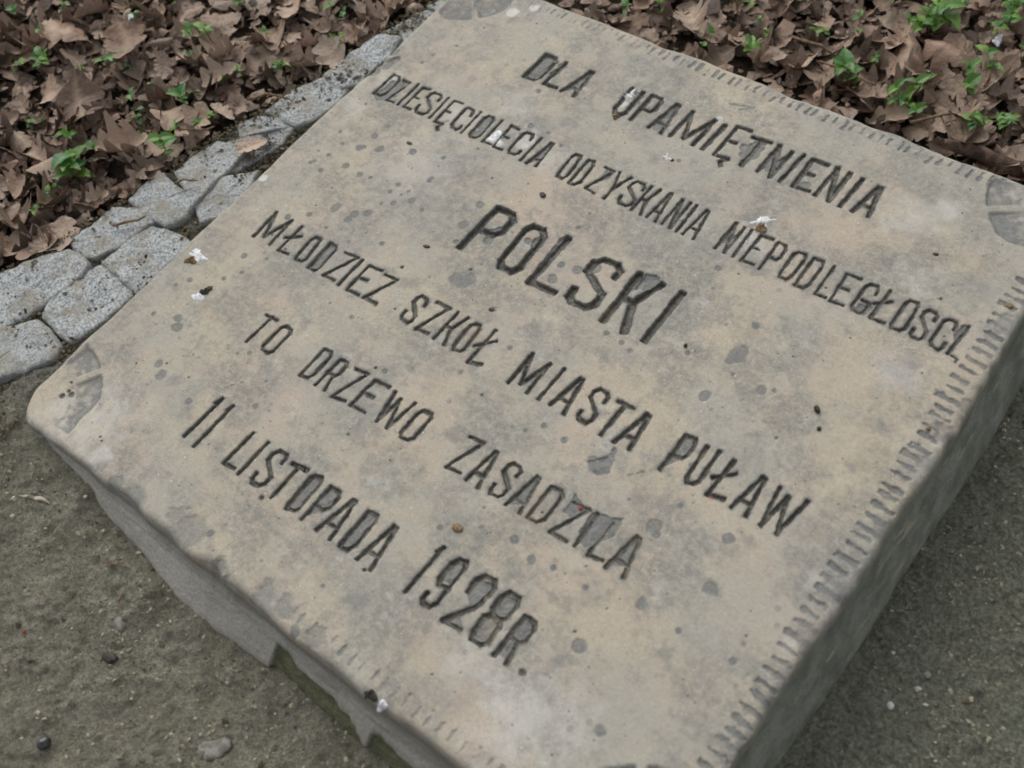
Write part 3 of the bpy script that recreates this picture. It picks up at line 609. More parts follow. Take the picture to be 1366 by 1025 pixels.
def fill_poly(pts, depth, fid, pv=0.85, rough=1.0, gv=0.0):
    """flaked-out patch: everything inside the convex polygon, with a ragged edge"""
    pts = np.array(pts); c = pts.mean(0)
    ang = np.arctan2(pts[:, 1] - c[1], pts[:, 0] - c[0]); pts = pts[np.argsort(ang)]
    w = window(pts[:, 0].min(), pts[:, 1].min(), pts[:, 0].max(), pts[:, 1].max())
    x, y = X[w], Y[w]; d = np.full(x.shape, 1e9)
    for i in range(len(pts)):
        a, b = pts[i], pts[(i + 1) % len(pts)]
        e = b - a; n = np.array([-e[1], e[0]]) / (np.hypot(*e) + 1e-9)
        d = np.minimum(d, (x - a[0]) * n[0] + (y - a[1]) * n[1])
    f = smooth(-0.2, 0.9, d + edge_noise[w] * rough + chip_noise[w] * rough * 1.2)
    cut[w] = np.maximum(cut[w], depth * f * (1 + 0.7 * chip_noise[w] + 0.5 * edge_noise[w]))
    patina[w] = np.maximum(patina[w], pv * smooth(0.1, 0.6, f))
    if gv: groove[w] = np.maximum(groove[w], gv * smooth(0.1, 0.6, f))
    if fid: feat[w] = np.where(f > 0.4, fid, feat[w])

def disc(x, y, r, depth, pv, rough=0.8, fid=0, gv=0.0, stretch=1.0):
    w = window(x - r, y - r, x + r, y + r)
    d = np.hypot((X[w] - x), (Y[w] - y) * stretch) - r
    sw = 1.0 + max(0.0, r - 4) * 0.75
    f = smooth(0.55 * sw, -0.65 * sw, d + chip_noise[w] * r * 0.55 + edge_noise[w] * rough * 0.6)
    cut[w] = np.maximum(cut[w], depth * f)
    patina[w] = np.maximum(patina[w], pv * f)
    if gv: groove[w] = np.maximum(groove[w], gv * f)
    if fid: feat[w] = np.where(f > 0.4, fid, feat[w])

GLYPH = {
 'I': [[(0, 0), (0, 1)]],
 'L': [[(0, 1), (0, 0), (1, 0)]],
 'Ł': [[(0, 1), (0, 0), (1, 0)], [(-0.42, 0.46), (0.62, 0.70)]],
 'D': [[(0, 0), (0, 1), (0.72, 1), (1, 0.86), (1, 0.16), (0.72, 0), (0, 0)]],
 'O': [[(0.22, 0), (0, 0.12), (0, 0.88), (0.22, 1), (0.78, 1), (1, 0.88), (1, 0.12), (0.78, 0), (0.22, 0)]],
 'P': [[(0, 0), (0, 1), (0.78, 1), (1, 0.88), (1, 0.58), (0.78, 0.46), (0, 0.46)]],
 'R': [[(0, 0), (0, 1), (0.78, 1), (1, 0.88), (1, 0.60), (0.78, 0.50), (0, 0.50)], [(0.62, 0.50), (1, 0)]],
 'U': [[(0, 1), (0, 0.14), (0.25, 0), (0.75, 0), (1, 0.14), (1, 1)]],
 'A': [[(0, 0), (0.40, 1), (0.60, 1), (1, 0)], [(0.14, 0.28), (0.88, 0.28)]],
 'M': [[(0, 0), (0, 1), (0.5, 0.12), (1, 1), (1, 0)]],
 'N': [[(0, 0), (0, 1), (1, 0), (1, 1)]],
 'E': [[(1, 1), (0, 1), (0, 0), (1, 0)], [(0, 0.52), (0.68, 0.52)]],
 'Ę': [[(1, 1), (0, 1), (0, 0), (1, 0)], [(0, 0.52), (0.68, 0.52)], [(0.95, 0.0), (0.65, -0.14), (0.95, -0.26)]],
 'T': [[(0, 1), (1, 1)], [(0.5, 1), (0.5, 0)]],
 'S': [[(1, 0.74), (1, 0.90), (0.78, 1), (0.22, 1), (0, 0.88), (0, 0.68), (1, 0.34), (1, 0.12), (0.78, 0), (0.22, 0), (0, 0.10), (0, 0.26)]],
 'Z': [[(0, 1), (1, 1), (0, 0), (1, 0)]],
 'C': [[(1, 0.74), (1, 0.88), (0.78, 1), (0.22, 1), (0, 0.88), (0, 0.12), (0.22, 0), (0.78, 0), (1, 0.12), (1, 0.24)]],
 'G': [[(1, 0.74), (1, 0.88), (0.78, 1), (0.22, 1), (0, 0.88), (0, 0.12), (0.22, 0), (0.78, 0), (1, 0.12), (1, 0.42), (0.4, 0.42)]],
 'K': [[(0, 0), (0, 1)], [(1, 1), (0.55, 0.50), (1, 0)], [(0.55, 0.50), (0, 0.50)]],
 'Y': [[(0, 1), (0.5, 0.42), (0.5, 0)], [(1, 1), (0.5, 0.42)]],
 'W': [[(0, 1), (0.25, 0.02), (0.42, 0.9), (0.8, 0.0), (1, 1)]],
 '1': [[(0, 0), (0, 1)], [(0, 1), (-0.16, 0.86)]],
 '9': [[(0, 0.20), (0, 0.08), (0.22, 0), (0.78, 0), (1, 0.12), (1, 0.88), (0.78, 1), (0.22, 1), (0, 0.88), (0, 0.55), (0.22, 0.44), (1, 0.44)]],
 '2': [[(0, 0.62), (0, 0.88), (0.22, 1), (0.78, 1), (1, 0.88), (1, 0.58), (0.86, 0.44), (0, 0), (1, 0)]],
 '8': [[(0.22, 0.52), (0, 0.62), (0, 0.88), (0.22, 1), (0.78, 1), (1, 0.88), (1, 0.62), (0.78, 0.52), (0.22, 0.52), (0, 0.42), (0, 0.10), (0.22, 0),
        (0.78, 0), (1, 0.10), (1, 0.42), (0.78, 0.52)]],
}
FILL = {
 'D': [[(0.05, 0.05), (0.05, 0.97), (0.9, 0.95), (0.97, 0.1)]], 'O': [[(0.1, 0.06), (0.1, 0.95), (0.92, 0.95), (0.92, 0.06)]],
 'A': [[(0.12, 0.30), (0.42, 0.95), (0.60, 0.95), (0.92, 0.30)], [(0.05, 0.02), (0.2, 0.3), (0.85, 0.3), (0.7, 0.18)]],
 'P': [[(0.05, 0.46), (0.05, 0.98), (0.9, 0.98), (0.95, 0.5)], [(0.05, 0.1), (0.05, 0.46), (0.9, 0.46)]],
 'Z': [[(0.1, 1), (1.0, 1), (0.55, 0.45)]], 'N': [[(0, 0.9), (0, 0.1), (0.6, 0.3), (0.5, 0.6)], [(1, 0.1), (1, 0.9), (0.45, 0.5)]],
 '9': [[(0.05, 0.5), (0.05, 0.95), (0.95, 0.95), (0.95, 0.5)]], '2': [[(0.05, 0.6), (0.05, 0.93), (0.95, 0.95), (0.95, 0.5), (0.7, 0.4)], [(0.2, 0.04), (0.5, 0.2), (1, 0.04)]],
 '8': [[(0.05, 0.6), (0.05, 0.95), (0.95, 0.95), (0.95, 0.6)], [(0.05, 0.05), (0.05, 0.46), (0.95, 0.46), (0.95, 0.05)]],
 'R': [[(0.05, 0.05), (0.05, 0.97), (0.97, 0.95), (0.9, 0.05)]],
 'U': [[(0.0, 0.7), (0.0, 1.05), (-0.35, 0.8)]],
}
for ch, width, depth, flag, c in LETTERS:
    width *= 1.40 if width < 5 else 1.25; depth *= 1.2
    digit = ch in '1298' and ch not in 'o'
    FEATURES.append('engraved_digit' if digit else 'engraved_dot' if ch in '.o' else 'engraved_mark' if ch == 'h' else 'engraved_letter')
    fid = len(FEATURES)
    bl = np.array(c[0:2])
    if ch == '.': disc(bl[0], bl[1], 1.5, 1.8, 0.5, 0.4, fid, gv=0.9); continue
    if ch == 'o': disc(bl[0], bl[1], 3.2, 2.0, 0.9, 0.3, fid, gv=0.25); disc(bl[0], bl[1], 1.6, 2.8, 0.9, 0.3, 0, gv=0.1); continue
    tl = np.array(c[2:4])
    if ch == 'h':
        carve(bl, c[4:6], 2.0, 2.0, fid); carve(c[4:6], tl, 1.8, 2.0, fid); continue
    br = np.array(c[4:6]) if len(c) > 4 else bl + np.array([13, 0])
    P = lambda q: bl + (br - bl) * q[0] + (tl - bl) * q[1]
    # the chisel slips a little
    for line in GLYPH[ch]:
        prev = None
        for q in line:
            p = P(q) + rng.normal(0, 0.30, 2)
            if prev is not None: carve(prev, p, width * rng.uniform(0.84, 1.1), depth * rng.uniform(0.9, 1.1), fid)
            prev = p
    if flag:
        for poly in FILL.get(ch, []):
            fill_poly([P(q) for q in poly], depth * 0.5, fid, 0.95, 0.8)

# flaked patches that join letters, as on the stone
for poly, dp in (([(474, 195), (484, 199), (496, 203), (499, 196), (494, 178), (486, 169), (478, 170), (476, 177)], 1.5),
                 ([(456, 183), (464, 182), (473, 193), (455, 200)], 1.1), ([(446, 227), (457, 221), (466, 226), (465, 237), (458, 239)], 1.3),
                 ([(458, 236), (457, 248), (461, 248), (465, 236)], 0.9), ([(385, 398), (394, 401), (402, 394), (393, 382), (386, 378)], 1.6),
                 ([(299, 383), (301, 394), (311, 376), (305, 358), (304, 346)], 1.8), ([(237, 365), (251, 366), (254, 384), (247, 376)], 1.2),
                 ([(283, 371), (280, 382), (287, 392), (292, 374)], 1.2), ([(380, 556), (383, 571), (395, 573), (397, 557), (394, 543)], 1.3),
                 ([(286, 478), (298, 478), (298, 469), (290, 462)], 1.2), ([(543, 453), (545, 461), (555, 462), (555, 453), (549, 449)], 1.2),
                 ([(616, 473), (620, 482), (624, 484), (624, 463)], 1.4), ([(32, 469), (51, 474), (50, 447), (37, 439), (30, 443)], 0.8),
                 ([(262, 556), (254, 572), (262, 574), (268, 560)], 0.9), ([(172, 566), (167, 552), (174, 548), (179, 570)], 1.4)):
    fill_poly(poly, dp, 0, 0.95, 1.8)
PATCHES = CHIPS = [
    ((380, 560), 5, 1.2), ((262, 568), 4, 0.8), ((172, 566), 4.5, 1.4), ((300, 545), 5, 0.9), ((386, 553), 5, 1.0), ((412, 549), 4, 0.9),
    ((447, 546), 5, 0.8), ((278, 374), 4, 1.2), ((246, 356), 4, 1.2), ((345, 380), 5, 1.4), ((321, 352), 5, 1.0), ((214, 385), 4, 0.8), ((222, 340), 3, 0.8)]
for (cx, cy), r, dp in CHIPS: disc(cx, cy, r, dp, 0.8)
for (px, py, r) in PITS:
    disc(px, py, r * (0.98 if px < 260 and py > 260 else 0.82), 0.4 if r < 6 else 0.6, 1.0 if r < 5 else 0.85)
for k in range(230):
    disc(rng.uniform(8, 640), rng.uniform(8, 630), rng.uniform(0.5, 1.5), 0.3, rng.uniform(0.3, 0.8))
for k in range(34):          # tiny deep holes
    disc(rng.uniform(8, 640), rng.uniform(8, 630), rng.uniform(0.6, 1.1), 1.2, 0.5, gv=0.8)
for x, y, r in ((30, 28, 2.2), (36, 34, 2.5), (31, 35, 1.6), (26, 42, 1.3), (63, 38, 1), (93, 21, 1.2), (97, 19, 1)): disc(x, y, r, 2.0, 0.6, gv=0.7)
for x, y, r, dp in ((9, 484, 9, 3.0), (5, 470, 6, 2.0), (14, 492, 5, 2.0), (6, 500, 6, 1.4), (40, 600, 7, 1.2)): disc(x, y, r, dp, 0.75, 2.0)
# broken bites along the front edge
for x, y, r, dp in ((222, 3, 17, 2.4), (205, 9, 9, 1.5), (264, -4, 10, 4.0), (312, 0, 13, 2.4), (330, 7, 9, 1.6), (160, -3, 13, 1.6), (365, 2, 9, 1.6), (140, 0, 7, 1.2)):
    disc(x, y, r, dp * 0.55, 0.5, 5.0)
for x, y, r, dp in ((652, 388, 9, 3.0), (655, 420, 7, 1.8), (650, 360, 6, 1.2), (652, 300, 10, 1.6), (652, 200, 12, 2.2), (654, 150, 9, 1.6), (646, 240, 10, 1.5), (650, 500, 10, 2.0)):
    disc(x, y, r, dp * 0.6, 0.45, 2.5)
# tooled margin: short chisel strokes square to the border
def notches(name, pts, vec, width, depth, pv):
    for (x, y) in pts:
        FEATURES.append(name)
        a = (x + rng.normal(0, 0.9), y + rng.normal(0, 0.9)); b = (a[0] + vec[0] * rng.uniform(0.8, 1.15), a[1] + vec[1] * rng.uniform(0.8, 1.15))
        carve(a, b, width * rng.uniform(0.8, 1.15), depth * rng.uniform(0.5, 1.15), len(FEATURES), gv=0.0, pv=pv * rng.uniform(0.7, 1.1), wall=1.9, rough=1.0)
notches('tooled_notch', [(x, 622.5) for x in np.arange(86, 232, 7.6)], (1, 9), 2.2, 0.8, 0.7)
notches('tooled_notch', [(x, 622.5) for x in np.arange(236, 586, 8.9)], (0.8, 8.5), 4.0, 1.3, 0.95)
notches('tooled_notch', [(635, y) for y in np.arange(92, 548, 9.6)], (13.5, -0.6), 4.6, 1.6, 1.0)
notches('tooled_notch', [(x, 4.5) for x in np.arange(338, 560, 10.2)], (0.3, 9), 2.8, 0.8, 0.7)
notches('tooled_notch', [(4, y) for y in np.arange(318, 480, 9.4)], (8, 0), 1.8, 0.5, 0.35)
# corner ornament: a quarter disc split in petals by ridges
for cx, cy, sx, sy, cusp in ((650, 639, -1, -1, 33), (0, 0, 1, 1, 58), (650, -2, -1, 1, 57), (0, 639, 1, -1, 50)):
    FEATURES.append('corner_ornament'); fid = len(FEATURES)
    w = window(cx, cy, cx + sx * 90, cy + sy * 90)
    dx = (X[w] - cx) * sx; dy = (Y[w] - cy) * sy
    r = np.hypot(dx, dy); a = np.degrees(np.arctan2(dy, dx))
    rr = (84 if cx > 300 and cy < 300 else 77) - 9 * (1 - np.abs(a - cusp) / 40).clip(0, 1) * 0 - 10 * smooth(20, 42, np.abs(a - cusp))
    band = smooth(1.6, -2.2, r - rr + edge_noise[w] * 1.2) * smooth(30, 52, r + chip_noise[w] * 9)
    ridge = smooth(1.5, 6.0, np.abs(a - cusp) * r / 57.3) * smooth(3, 9, a) * smooth(87, 81, a)
    f = band * ridge
    cut[w] = np.maximum(cut[w], 2.4 * f * smooth(35, 78, r)); patina[w] = np.maximum(patina[w], 0.9 * smooth(0.15, 0.7, f) * smooth(-0.9, 0.0, chip_noise[w] + 0.1) * smooth(0, 20, r - 45 + 20 * edge_noise[w]))
    rim = smooth(2.0, 0.4, np.abs(r - rr + 1.2)) * ridge
    groove[w] = np.maximum(groove[w], 0.12 * rim)
    feat[w] = np.where(f > 0.35, fid, feat[w])
# scratches below the front line and near the middle
for a, b, wd, pv in (((94, 117), (108, 124), 2.2, 0.6), ((118, 134), (146, 128), 1.4, 0.4), ((153, 119), (161, 128), 2.4, 0.6), ((110, 440), (119, 452), 2.0, 0.7),
                     ((128, 455), (150, 470), 1.0, 0.3), ((352, 598), (362, 606), 3.0, 0.7), ((362, 606), (340, 600), 2.6, 0.6), ((480, 235), (487, 243), 2.4, 0.6)):
    carve(a, b, wd, 0.5, 0, gv=0.0, pv=pv, wall=1.2, rough=0.7)
for x, y, r, p in ((172, 457, 8, 1.0), (180, 452, 6, 0.9), (150, 468, 16, 0.35), (200, 470, 10, 0.5), (120, 462, 14, 0.35), (54, 596, 8, 0.9), (78, 606, 7, 0.9), (95, 622, 5, 1.0),
                   (521, 44, 40, 0.55), (545, 62, 30, 0.35), (470, 60, 26, 0.3), (78, 30, 40, 0.4), (45, 15, 26, 0.4), (107, 12, 14, 0.6), (540, 560, 26, 0.35),
                   (560, 582, 16, 0.4), (254, 552, 5, 0.8), (342, 578, 4, 0.6), (440, 478, 14, 0.5), (455, 470, 12, 0.3), (8, 303, 4, 1.0), (205, 463, 3, 0.9), (649, 380, 5, 0.3),
                   (30, 462, 20, 0.35), (22, 420, 14, 0.35), (160, 500, 26, 0.25), (240, 460, 24, 0.25), (600, 420, 22, 0.3), (575, 505, 22, 0.25), (130, 400, 50, 0.22), (640, 190, 6, 0.25)):
    w = window(x - r, y - r, x + r, y + r, 12)
    d = np.hypot(X[w] - x, Y[w] - y) / r
    pale[w] = np.maximum(pale[w], p * smooth(1.25, 0.65 if r < 12 else 0.1, d + 0.55 * chip_noise[w]))

H = H - cut
pale = pale * (1 - 0.8 * np.clip(groove, 0, 1))

V = np.stack([X / 1000, Y / 1000, H / 1000], -1)
# vertex normals of the whole face, kept on every piece cut out of it
dxv = np.gradient(V, axis=0); dyv = np.gradient(V, axis=1)
N = np.cross(dxv, dyv); N /= np.linalg.norm(N, axis=-1, keepdims=True)
F = grid_faces(NX, NY)
VF = V.reshape(-1, 3); NF = N.reshape(-1, 3)
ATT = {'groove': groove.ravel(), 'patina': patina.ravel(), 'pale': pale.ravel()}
face_feat = feat.ravel()[F].max(1)

stone = tag(link('memorial_stone', None), 'square sandstone memorial block with a Polish inscription cut in its flat top', 'memorial stone')

def submesh(name, faces, V_, N_, att, parent, mat=STONE):
    used, inv = np.unique(faces, return_inverse=True)
    me = new_mesh(name, V_[used], inv.reshape(faces.shape), attrs={k: v[used] for k, v in att.items()})
    me.normals_split_custom_set_from_vertices(N_[used].tolist() if len(used) < 5000 else N_[used])
    return link(name, me, mat, parent)

# side skirt: same border vertices, pushed out and down to the sand
def border_loop():
    a = [(i, 0) for i in range(NX - 1)]; b = [(NX - 1, j) for j in range(NY - 1)]
    c = [(i, NY - 1) for i in range(NX - 1, 0, -1)]; d = [(0, j) for j in range(NY - 1, 0, -1)]
    return np.array(a + b + c + d)
loop = border_loop()
li = loop[:, 0] * NY + loop[:, 1]
P0 = VF[li]
nb = len(li)
tg = np.roll(P0, -34, 0) - np.roll(P0, 34, 0)
nrm = np.stack([tg[:, 1], -tg[:, 0]], -1); nrm /= np.linalg.norm(nrm, axis=1, keepdims=True)
fx = np.clip(-nrm[:, 1], 0, 1); rx_ = np.clip(nrm[:, 0], 0, 1); bk = np.clip(nrm[:, 1], 0, 1); lf = np.clip(-nrm[:, 0], 0, 1)
FRONT_FOOT = [(-0.05, 0.002), (0.00, 0.005), (0.05, 0.009), (0.09, 0.012), (0.125, 0.019), (0.155, 0.022), (0.19, 0.026), (0.212, 0.032), (0.24, 0.034),
              (0.28, 0.032), (0.33, 0.028), (0.37, 0.031), (0.41, 0.030), (0.50, 0.032), (0.70, 0.032)]
PS = np.zeros((nb, 2)); nrm_s = nrm
for sh in range(-88, 89, 8): PS += np.roll(P0[:, :2], sh, 0) / 23
cor = np.minimum(np.abs(P0[:, 0] - 0.325), 0.325) * 0
PS = np.where((np.hypot(*(PS - P0[:, :2]).T) < 0.0075)[:, None], PS, P0[:, :2])
ff = sum(np.interp(P0[:, 0] + o_, *np.array(FRONT_FOOT).T) for o_ in (-0.015, -0.0075, 0, 0.0075, 0.015)) / 5
rf = np.interp(P0[:, 1], [0.0, 0.13, 0.19, 0.25, 0.31, 0.40, 0.47, 0.64], [0.014, 0.015, 0.018, 0.018, 0.017, 0.018, 0.020, 0.018])
ff = np.where(fx > 0.5, ff + 0.004 + np.clip(PS[:, 1], -0.02, 0.01), ff)
foot = fx ** 2 * ff + rx_ ** 2 * rf + bk ** 2 * 0.012 + lf ** 2 * 0.003
NR = 18
rows = [P0]; side_att = {k: [v[li]] for k, v in ATT.items()}
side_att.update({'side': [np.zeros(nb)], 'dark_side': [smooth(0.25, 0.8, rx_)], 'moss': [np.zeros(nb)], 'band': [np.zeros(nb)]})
DRIP = np.array([(0.0, 3), (0.318, 3), (0.324, 1.0), (0.330, 0.52), (0.336, 0.50), (0.36, 0.60), (0.385, 0.57), (0.405, 0.64), (0.418, 0.82), (0.424, 0.85), (0.428, 0.62), (0.435, 0.58),
                 (0.46, 0.62), (0.50, 0.64), (0.54, 0.60), (0.58, 0.66), (0.70, 0.6)])
for k in range(1, NR + 1):
    tt = k / NR
    gz = base_z(P0[:, 0]) - 0.03
    bl_ = min(1.0, k / 5.0); PB = P0[:, :2] * (1 - bl_) + PS * bl_
    z = P0[:, 2] + (gz - P0[:, 2]) * tt ** 1.1
    vis = np.clip((P0[:, 2] - z) / (P0[:, 2] - base_z(P0[:, 0]) + 1e-6), 0, 1.3)     # 1 where it meets the sand
    shape = 0.20 * vis ** 0.6 + 0.42 * smooth(0.30, 0.62, vis) + 0.38 * smooth(0.55, 1.0, vis)
    wob = 0.0016 * fbm(P0[:, 0] + P0[:, 1], vis * 0.10, 22, 301, 3) + 0.0022 * fbm(P0[:, 0] + P0[:, 1], vis * 0.04, 60, 311, 4, 0.6)
    mo = smooth(-0.02, 0.03, vis - np.interp(P0[:, 0], DRIP[:, 0], DRIP[:, 1]) - 0.03 * value_noise(P0[:, 0], vis, 120, 9)) * smooth(0.4, 0.8, fx)
    off = foot * shape + 0.35 * wob * smooth(0, 0.2, vis) - 0.004 * mo
    rows.append(np.column_stack([PB[:, 0] + nrm[:, 0] * off, PB[:, 1] + nrm[:, 1] * off, z]))
    f = 0.6 ** k
    for a_ in ('groove', 'patina', 'pale'): side_att[a_].append(ATT[a_][li] * f)
    side_att['side'].append(np.full(nb, min(1.0, 0.25 + k * 0.4)))
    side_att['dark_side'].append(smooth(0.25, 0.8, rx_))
    side_att['moss'].append(mo)
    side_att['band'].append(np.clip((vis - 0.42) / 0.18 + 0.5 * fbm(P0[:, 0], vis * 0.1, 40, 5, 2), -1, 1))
SV = np.concatenate(rows); SA = {k: np.concatenate(v) for k, v in side_att.items()}
i = np.arange(nb); i2 = (i + 1) % nb
SF = np.concatenate([np.stack([k * nb + i, (k + 1) * nb + i, (k + 1) * nb + i2, k * nb + i2], -1) for k in range(NR)])
side_me = new_mesh('side_face', SV, SF, attrs=SA)
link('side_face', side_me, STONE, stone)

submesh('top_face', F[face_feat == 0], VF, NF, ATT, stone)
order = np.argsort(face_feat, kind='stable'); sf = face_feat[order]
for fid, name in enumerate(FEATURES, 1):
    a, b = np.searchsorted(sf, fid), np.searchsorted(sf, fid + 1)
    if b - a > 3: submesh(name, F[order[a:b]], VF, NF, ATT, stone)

def stone_z(x, y):
    i = np.clip(np.searchsorted(xs_mid, np.asarray(x) * 1000), 0, NX - 1); j = np.clip(np.searchsorted(ys_mid, np.asarray(y) * 1000), 0, NY - 1)
    return H[i, j] / 1000

# ------------------------------------------------------------------ granite setts
kerb = tag(link('sett_kerb', None), kind='structure')
for k, poly in enumerate(SETTS):
    P = np.array(poly, dtype=float) / 1000
    c = P.mean(0)
    # resample the outline and roughen it
    Q = np.concatenate([P, P[:1]]); seg = np.hypot(*np.diff(Q, axis=0).T); cum = np.concatenate([[0], np.cumsum(seg)])
    n = 88; ss = np.linspace(0, cum[-1], n, endpoint=False)
    ox, oy = np.interp(ss, cum, Q[:, 0]), np.interp(ss, cum, Q[:, 1])
    ox = c[0] + (ox - c[0]) * 1.075; oy = c[1] + (oy - c[1]) * 1.075
    for _ in range(0):
        ox = (np.roll(ox, 1) + 2 * ox + np.roll(ox, -1)) / 4; oy = (np.roll(oy, 1) + 2 * oy + np.roll(oy, -1)) / 4
    rr = 1.0 + 0.02 * rng.normal(0, 1, n); rr = (np.roll(rr, 1) + rr + np.roll(rr, -1)) / 3
    top = base_z(c[0]) + 0.0135 + rng.uniform(-0.002, 0.003)
    tx, ty = rng.normal(0, 0.03, 2)
    V_, rim = [], []
    levels = [(0.0, 0), (0.25, 0), (0.5, 0), (0.7, 0), (0.86, 0), (0.96, 0), (0.988, -0.0010), (1.0, -0.0035), (1.005, -0.02), (1.005, -0.05)]
    for (f, dz) in levels:
        x = c[0] + (ox - c[0]) * f * (rr if f > 0.6 else 1); y = c[1] + (oy - c[1]) * f * (rr if f > 0.6 else 1)
        z = top + dz + 0.0036 * fbm(x, y, 55, 400 + k, 4, 0.7) + 0.0016 * fbm(x, y, 14, 500 + k, 2) + tx * (x - c[0]) + ty * (y - c[1]) - 0.12 * (x - c[0])
        V_.append(np.column_stack([x, y, z])); rim.append(np.full(n, 0.0 if f < 0.95 else (0.35 if dz > -0.006 else 1.0)))
    V_ = np.concatenate(V_) - [c[0], c[1], 0]
    i = np.arange(n); i2 = (i + 1) % n
    Fq = np.concatenate([np.stack([q * n + i, (q + 1) * n + i, (q + 1) * n + i2, q * n + i2], -1) for q in range(len(levels) - 1)])
    link('granite_sett', new_mesh('granite_sett', V_, Fq, attrs={'rim': np.concatenate(rim)}), GRANITE, kerb, (c[0], c[1], 0))

# ------------------------------------------------------------------ grit and crumbs
OCT_V = np.array([(1, 0, -0.3), (-1, 0.2, -0.3), (0.1, 1, -0.3), (-0.1, -1, -0.3), (0.15, -0.1, 1)], dtype=float)
OCT_F = np.array([(0, 2, 4), (2, 1, 4), (1, 3, 4), (3, 0, 4)])
def grains(name, pts, sizes, mat, zfun, flat=0.6):
    n = len(pts)
    jit = rng.uniform(-0.35, 0.35, (n, 5, 3))
    v = (OCT_V[None] + jit) * (sizes[:, None, None] * rng.uniform(0.6, 1.3, (n, 1, 3)))
    v[:, :, 2] *= flat
    th = rng.uniform(0, 6.28, n); ct, st = np.cos(th)[:, None], np.sin(th)[:, None]
    x = v[..., 0] * ct - v[..., 1] * st; y = v[..., 0] * st + v[..., 1] * ct
    z = zfun(pts[:, 0], pts[:, 1])
    V_ = np.stack([x + pts[:, :1], y + pts[:, 1:2], v[..., 2] + z[:, None] + sizes[:, None] * 0.15], -1).reshape(-1, 3)
    F_ = (OCT_F[None] + 5 * np.arange(n)[:, None, None]).reshape(-1, 3)
    return tag(link(name, new_mesh(name, V_, F_, 3, smooth_shade=False), mat), kind='stuff')
def scatter(n, x0, x1, y0, y1, keep):
    p = np.column_stack([rng.uniform(x0, x1, n), rng.uniform(y0, y1, n)])
    return p[keep(p[:, 0], p[:, 1])]
def on_stone(x, y, m=0.0): return (x > -0.005 - m) & (x < 0.655 + m) & (y > -0.01 - m) & (y < 0.645 + m)
sand_pts = scatter(52000, -0.35, 0.95, -0.30, 0.62, lambda x, y: (~on_stone(x, y, 0.01)) & (litter_mask(x, y) < 0.3))
clump = fbm(sand_pts[:, 0], sand_pts[:, 1], 18, 77, 3)
near_stone = np.exp(-np.abs(sand_pts[:, 1] + 0.05) / 0.03)
keep = rng.uniform(0, 1, len(sand_pts)) < 0.40 + 0.9 * clump + 0.4 * near_stone
sand_pts = sand_pts[keep]
grains('sand_grit', sand_pts, rng.gamma(3.0, 0.00029, len(sand_pts)) + 0.00035, GRIT, ground_z)
def in_kerb(x, y): return (x > outer_x(y) - 0.004) & (x < 0.004) & (y > -0.04) & (y < 0.66)
kp = scatter(30000, -0.17, 0.01, -0.03, 0.66, in_kerb)
from_setts = np.ones(len(kp), bool)
def inside_poly(p, poly):
    x, y = p[:, 0], p[:, 1]; r = np.zeros(len(p), bool); q = np.array(poly, float) / 1000
    for a in range(len(q)):
        b = a - 1
        c_ = ((q[a, 1] > y) != (q[b, 1] > y)) & (x < (q[b, 0] - q[a, 0]) * (y - q[a, 1]) / (q[b, 1] - q[a, 1] + 1e-12) + q[a, 0])
        r ^= c_
    return r
on_sett = np.zeros(len(kp), bool)
for poly in SETTS: on_sett |= inside_poly(kp, poly)
pk = np.where(on_sett, 0.05 + 0.8 * smooth(0.12, 0.4, fbm(kp[:, 0], kp[:, 1], 22, 88, 3)), 0.85)
kk = rng.uniform(0, 1, len(kp)) < pk
kp = kp[kk]; on_sett = on_sett[kk]
lift = np.where(on_sett, 0.0135, 0.0095)
joint = grains('joint_crumbs', kp, rng.gamma(3.0, 0.00032, len(kp)) + 0.0004, CRUMB, lambda x, y: base_z(x) + lift + rng.uniform(-0.001, 0.002, len(x)))
cr = scatter(6000, -0.45, 0.62, 0.05, 1.0, lambda x, y: litter_mask(x, y) > 0.5)
grains('soil_crumbs', cr, rng.gamma(3.0, 0.0006, len(cr)) + 0.0006, CRUMB, ground_z)
# crumbs lying on the stone
sp = scatter(420, 0.02, 0.63, 0.01, 0.62, lambda x, y: x > 0)
grains('dirt_specks', sp, rng.gamma(2.0, 0.00016, len(sp)) + 0.0002, CRUMB, stone_z)

